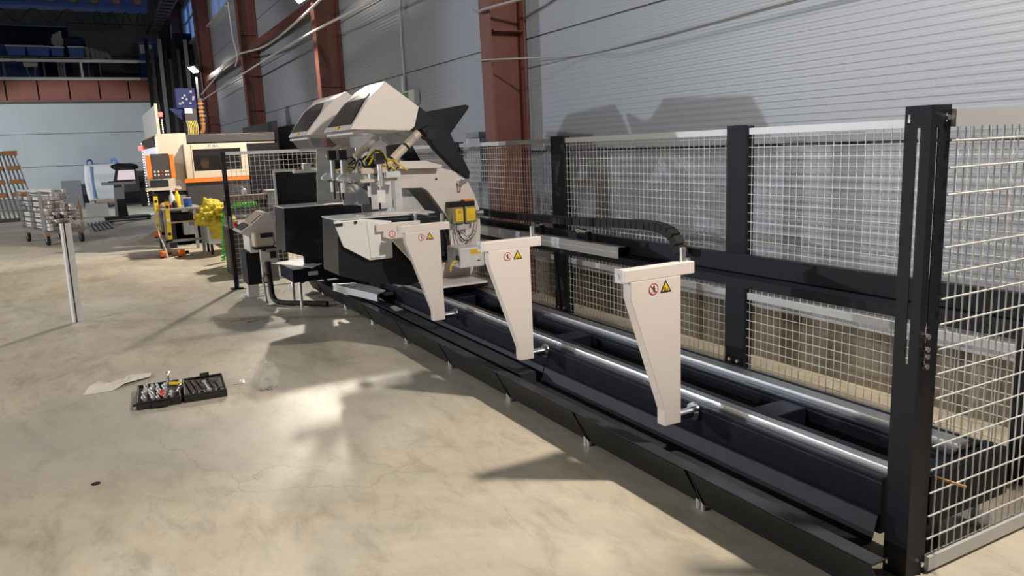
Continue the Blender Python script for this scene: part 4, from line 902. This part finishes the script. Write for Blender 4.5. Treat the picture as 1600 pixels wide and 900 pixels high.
MB().box(15.62, 15.90, -2.7, -1.56, .45, 1.165).build('lower_panel', 'dkgrey', t, bevel=.006); MB().box(15.62, 15.9, -3.3, -2.72, .55, 1.85).build('right_panel', 'blackmat', t)
MB().tube([(15.62, -2.03, .82), (15.60, -2.03, .82)], .025, 12).build('lock', 'chrome', t)
MB().box(15.9, 19.5, -3.2, -1.3, 0, .5).build('plinth', 'blackmat', t)
MB().box(15.9, 19.6, -1.6, -1.2, .0, 1.02).build('left_base', 'dkgrey', t)
MB().box(15.66, 15.9, -1.62, -1.42, .2, .95).build('grey_door', 'midgrey', t)
for k in range(20): MB().box(15.78, 15.8, -1.145, -1.125, 1.34 + k * .035, 1.36 + k * .035).build('led', 'led', t)
for k in range(24): MB().box(19.78, 19.80, -1.12, -1.10, .6 + k * .06, .63 + k * .06).build('led', 'led', t)
lid = MB().box(15.95, 19.9, -1.225, -1.205, 2.09, 2.62).build('raised_lid', 'whitecool', t); 
MB().box(15.92, 15.95, -1.24, -1.19, 2.06, 2.64).build('lid_edge', 'cream', t)
MB().tube([(15.92, -1.28, 2.40), (15.92, -1.28, 2.48)], .035, 12).build('beacon', 'beacon', t); MB().tube([(19.6, -1.09, 1.84), (19.6, -1.09, 1.94)], .06, 12).build('beacon', 'beacon', t)
for k in range(9): MB().box(15.91, 15.92, -1.30, -1.28, 2.10 + k * .03, 2.115 + k * .03).build('led', 'led', t)
pd = MB().box(15.30, 15.42, -1.28, -.98, 1.27, 1.72).build('operator_panel', 'dkgrey', t, bevel=.008)
for y0, y1 in ((-1.36, -1.285), (-.975, -.90)): MB().box(15.29, 15.42, y0, y1, 1.28, 1.70).build('panel_grip', 'orange', pd, bevel=.008)
for k, y in enumerate((-1.02, -1.08, -1.14, -1.20, -1.24)):
    for z in (1.33, 1.39): MB().box(15.292, 15.30, y - .012, y + .012, z, z + .03).build('button', 'redplastic' if k == 2 else 'signwht', pd)
MB().box(15.42, 15.85, -1.25, -1.05, 1.35, 1.6).build('panel_arm', 'midgrey', t)
MB().box(15.25, 15.5, -1.22, -.93, 1.13, 1.25).build('panel_base', 'rubber', t); MB().box(15.2, 15.6, -1.42, -.85, 1.07, 1.12).build('panel_shelf', 'cream', t)
MB().box(15.4, 15.7, -1.25, -.98, .0, 1.06).build('panel_column', 'blackmat', t)
fc = bpy.data.curves.new('lettering', 'FONT'); fc.body = 'FF 40 S'; fc.size = .062; fc.extrude = .0015; fc.align_x = 'CENTER'; fc.align_y = 'CENTER'
lo = bpy.data.objects.new('lettering', fc); COL.objects.link(lo); lo.data.materials.append(MT['signblk']); lo.parent = door
lo.location = (15.5965, -2.09, 1.826); lo.rotation_euler = (math.radians(90), 0, math.radians(-90))
dg = bpy.context.evaluated_depsgraph_get(); tm = bpy.data.meshes.new_from_object(lo.evaluated_get(dg)); lm = bpy.data.objects.new('lettering', tm); COL.objects.link(lm)
lm.parent = door; lm.location = lo.location; lm.rotation_euler = lo.rotation_euler; bpy.data.objects.remove(lo); lm.name = 'lettering'
MB().box(15.598, 15.60, -2.19, -1.99, 1.795, 1.857).build('letter_field', 'pframe', door)
# spindle unit seen through the window
MB().box(15.665, 15.75, -1.95, -1.86, 1.42, 1.62).build('spindle', 'midgrey', t)
for k in range(5): MB().tube(curve_pts([(15.67, -1.88 - .03 * k, 1.60), (15.665, -1.86 - .03 * k, 1.50), (15.667, -1.90 - .02 * k, 1.42)], 4), .009, 6).build('spindle_hose', 'copper', t)
# pneumatic tower on top
p = thing('valve_tower', 'tall cluster of valves and copper hoses rising above the machining centre', 'valves', None, (17.2, -1.95, 2.063))
MB().box(-.1, .1, -.10, .12, 0, .55).build('valve_block', 'dkgrey', p); MB().box(-.12, -.1, -.02, .12, .45, .55).build('white_plate', 'signwht', p)
for k in range(6): MB().tube([(-.06, -.2, .22 + k * .08), (-.06, -.2, .26 + k * .08)], .06, 12).build('copper_ring', 'copper', p)
MB().tube([(-.06, -.2, .2), (-.06, -.2, .75)], .04, 10).build('copper_core', 'seam', p)
MB().tube(curve_pts([(-.06, -.2, .2), (-.08, -.19, .12), (-.06, -.15, .05)], 4), .045, 8).build('hose', 'copper', p)
for k in range(7): MB().tube(curve_pts([(-.1, .10 - .03 * k, 0), (-.13, .09 - .03 * k, .18), (-.1, .11 - .03 * k, .3)], 4), .012, 6).build('thin_hose', 'yellow' if k % 2 else 'cream', p)
MB().prism('x', [(.40, .56), (.1, .56), (.1, .25)], 0, .02).build('bracket_plate', 'navy', p); MB().box(-.06, .12, -.12, .25, .56, .95).build('upper_unit', 'navy', p)
random.seed(9)
for k in range(9): (lambda y, z: MB().box(-.085, -.06, y, y + .04, z, z + .04))(-.1 + random.random() * .3, .6 + random.random() * .3).build('fitting', 'greysteel', p)
tag(box('dark_wall_screen', 'dkgrey', None, 17.5, 21.5, -3.72, -3.66, 0, 2.35), 'dark grey screen panel standing behind the machining centre', 'panel')
# ================================================================== TABLE AND ITS THINGS
t = thing('assembly_table', 'grey steel table with two yellow levels leaning on it', 'table', None, (14.0, -.97, 0))
MB().box(0, 1.0, -.62, .0, .765, .80).build('tabletop', 'greysteel', t, bevel=.004)
for x, y in ((.03, -.03), (.03, -.59), (.97, -.03), (.97, -.59)): MB().box(x - .025, x + .025, y - .025, y + .025, 0, .765).build('leg', 'greysteel', t)
MB().box(.0, .04, -.6, 0, .24, .28).build('cross_rail', 'greysteel', t); MB().box(.0, 1.0, -.04, 0, .24, .28).build('cross_rail', 'greysteel', t)
MB().box(.06, .95, -.58, -.06, .55, .58).build('shelf', 'wood', t)
for (x, y, z0, z1, lab) in ((13.94, -1.03, .26, .97, 'yellow spirit level standing against the near table leg'), (14.85, -.93, .35, 1.03, 'yellow spirit level at the far left table corner')):
    l = thing('spirit_level', lab, 'level', 'yellow spirit levels', (x, y, 0)); l.rotation_euler = (.02, 0, 0)
    MB().box(-.012, .012, -.034, .034, z0, z1).build('body', 'yellow', l, bevel=.003)
    for z in (z0 + .02, z1 - .02): MB().box(-.014, .014, -.036, .036, z - .02, z + .02).build('end_cap', 'rubber', l)
    for z in ((z0 + z1) / 2, z1 - .13, z0 + .13): MB().tube([(-.016, 0, z), (.016, 0, z)], .026, 12).build('vial', 'rubber' if z != (z0 + z1) / 2 else 'pvc', l)
def bottle(name, m, capm, x, y, r_, h, lab, cat='bottle'):
    b_ = thing(name, lab, cat, None, (x, y, .80))
    MB().tube([(0, 0, 0), (0, 0, h * .62), (0, 0, h * .78), (0, 0, h * .88)], [r_, r_, r_ * .45, r_ * .4], 14).build('body', m, b_, smooth=True); MB().cyl((0, 0, h * .88), r_ * .45, h * .12, 10).build('cap', capm, b_); return b_
bottle('spray_bottle', 'pvc', 'pvc', 14.35, -1.17, .045, .30, 'tall white bottle on the steel table'); bottle('yellow_bottle', 'yellow', 'redplastic', 14.4, -1.26, .045, .32, 'clear yellow bottle with a red cap on the steel table')
bottle('black_can', 'rubber', 'signwht', 14.2, -1.19, .04, .14, 'small black can in front of the white bottle', 'can'); bottle('red_jar', 'redplastic', 'redplastic', 14.25, -1.10, .045, .09, 'red jar on the steel table beside the near level', 'jar')
c = thing('blue_tin', 'open dark blue tin near the right corner of the steel table', 'tin', None, (14.25, -1.40, .80)); MB().cyl((0, 0, 0), .065, .15, 18).build('can', 'blue', c, smooth=True); MB().cyl((0, 0, .15), .067, .012, 18).build('rim', 'alu', c)
tag(blob('sponge', 'tan', (14.5, -1.05, .83), .06, .08, .05, 8), 'brown sponge at the rear of the steel table', 'sponge'); tag(box('orange_box', 'orange', None, 14.55, 14.65, -1.02, -.99 + .06, .801, .84), 'small orange box beside the sponge on the table', 'box')
tag(box('dark_toolbox', 'blackmat', None, 14.15, 14.6, -1.45, -1.12, .581, .70, bevel=.01), 'black toolbox on the wooden shelf under the table', 'toolbox')
for (x, y, z, lab) in ((14.6, -.85, .28, 'orange power tool hanging at the left of the table'), (13.95, -.86, 0, 'orange drill lying at the foot of the near table leg'), (13.85, -1.12, 0, 'orange grinder on the floor right of the near table leg')):
    d = thing('power_tool', lab, 'power tool', 'orange power tools by the table', (x, y, z)); MB().tube([(0, 0, .07), (.0, -.11, .07)], .055, 14).build('motor', 'orange', d, smooth=True); MB().tube([(0, -.11, .07), (0, -.17, .07)], .03, 10).build('chuck', 'rubber', d); MB().box(-.025, .025, -.05, .0, 0, .06).build('handle', 'rubber', d)
tag(tube('table_cable', 'cablewht', None, curve_pts([(14.3, -.93, .72), (14.1, -.90, .55), (14.0, -.88, .4), (13.9, -.93, .2), (13.85, -.96, .01)], 6), .012, 6), 'white cable hanging down the left of the steel table', 'cable')
# jacket heap
o = blob('yellow_jacket', 'jacket', (13.72, -1.74, .66), .27, .26, .21, 2, .42, 5, 1.7); tag(o, 'crumpled yellow jacket heaped on a grey chest beside the table', 'jacket')
o = blob('yellow_trousers', 'jacket', (13.62, -1.80, .46), .10, .15, .24, 6, .42, 4, 1.8); tag(o, 'yellow trousers hanging over the front of the grey chest', 'trousers')
c = thing('grey_chest', 'pale grey chest under the yellow jacket', 'chest', None, (13.8, -1.75, 0)); MB().box(-.1, .5, -.33, .14, .18, .5).build('body', 'pframe', c, bevel=.01); MB().box(-.12, .52, -.35, .15, .5, .54).build('lid', 'jacket', c)
for x, y in ((-.05, -.28), (-.05, .1), (.45, -.28), (.45, .1)): MB().box(x - .02, x + .02, y - .02, y + .02, 0, .18).build('leg', 'blackmat', c)
# roller conveyor and benches behind the mesh
c = thing('roller_conveyor', 'low dark roller conveyor leading to the machining centre', 'conveyor', None, (0, 0, 0))
for y in (-2.95, -2.1): MB().bar((12.7, y, .36), (15.5, y, .42), .06, .14).build('side_beam', 'dkgrey', c)
for i in range(10): MB().tube([(12.85 + i * .28, -2.9, .40), (12.85 + i * .28, -2.15, .40)], .03, 8).build('roller', 'greysteel', c)
for x in (12.8, 14.2, 15.3):
    for y in (-2.92, -2.13): MB().box(x - .04, x + .04, y - .04, y + .04, 0, .33).build('leg', 'blackmat', c)
def coil(pts, r, turns, rr, m, label):
    a = Vector(pts[0]); b = Vector(pts[1]); d = (b - a); uu = d.normalized().orthogonal().normalized(); vv = d.normalized().cross(uu)
    q = [a + d * (i / (turns * 10)) + (uu * math.cos(i * .628) + vv * math.sin(i * .628)) * r for i in range(turns * 10 + 1)]
    return tag(tube('coiled_hose', m, None, q, rr, 5), label, 'hose', 'green coiled hoses')
coil([(11.9, -1.78, .897), (11.9, -2.12, .897)], .035, 9, .011, 'green', 'green coiled hose lying behind the mesh panel above the control desk'); coil([(12.6, -1.66, .02), (12.6, -1.74, .80)], .03, 16, .012, 'green', 'green coiled hose hanging left of the slim black post')
c = thing('profile_bench', 'beige profile bench with a white bottle behind the mesh panel', 'bench', None, (12, 0, 0)); MB().box(0, .25, -2.29, -1.70, .97, 1.04).build('upper_board', 'seam', c, bevel=.004); MB().box(.05, .2, -2.1, -1.86, .88, .96).build('lower_block', 'wood', c)
MB().box(-.2, .3, -2.33, -1.68, .80, .85).build('lower_board', 'dkgrey', c)
for y in (-1.73, -2.27): MB().box(.2, .26, y - .03, y + .03, 0, .97).build('leg', 'dkgrey', c)
b_ = thing('white_jug', 'small white bottle standing on the beige bench behind the mesh', 'bottle', None, (12.1, -1.99, 1.04)); MB().tube([(0, 0, 0), (0, 0, .08), (0, 0, .10)], [.04, .04, .015], 12).build('body', 'pvc', b_, smooth=True); MB().bar((0, 0, .10), (0, .03, .125), .02).build('nozzle', 'signwht', b_)
c = thing('grey_cabinet', 'grey steel cabinet behind the mesh left of the dark enclosure', 'cabinet', None, (12, -2.43, 0)); MB().box(0, .35, -.13, .12, .30, 1.09).build('body', 'greysteel', c, bevel=.006); MB().box(0, .35, -.1, .1, 0, .3).build('foot', 'dkgrey', c)
o = blob('plastic_wrap', 'film', (11.3, -1.75, .73), .15, .22, .08, 14, .4); tag(o, 'crumpled clear plastic wrap lying behind the control desk', 'wrap')
tag(box('scrap_box', 'dkgrey', None, 11.1, 11.5, -1.98, -1.55, 0, .66, bevel=.01), 'dark scrap box under the plastic wrap behind the control desk', 'box')
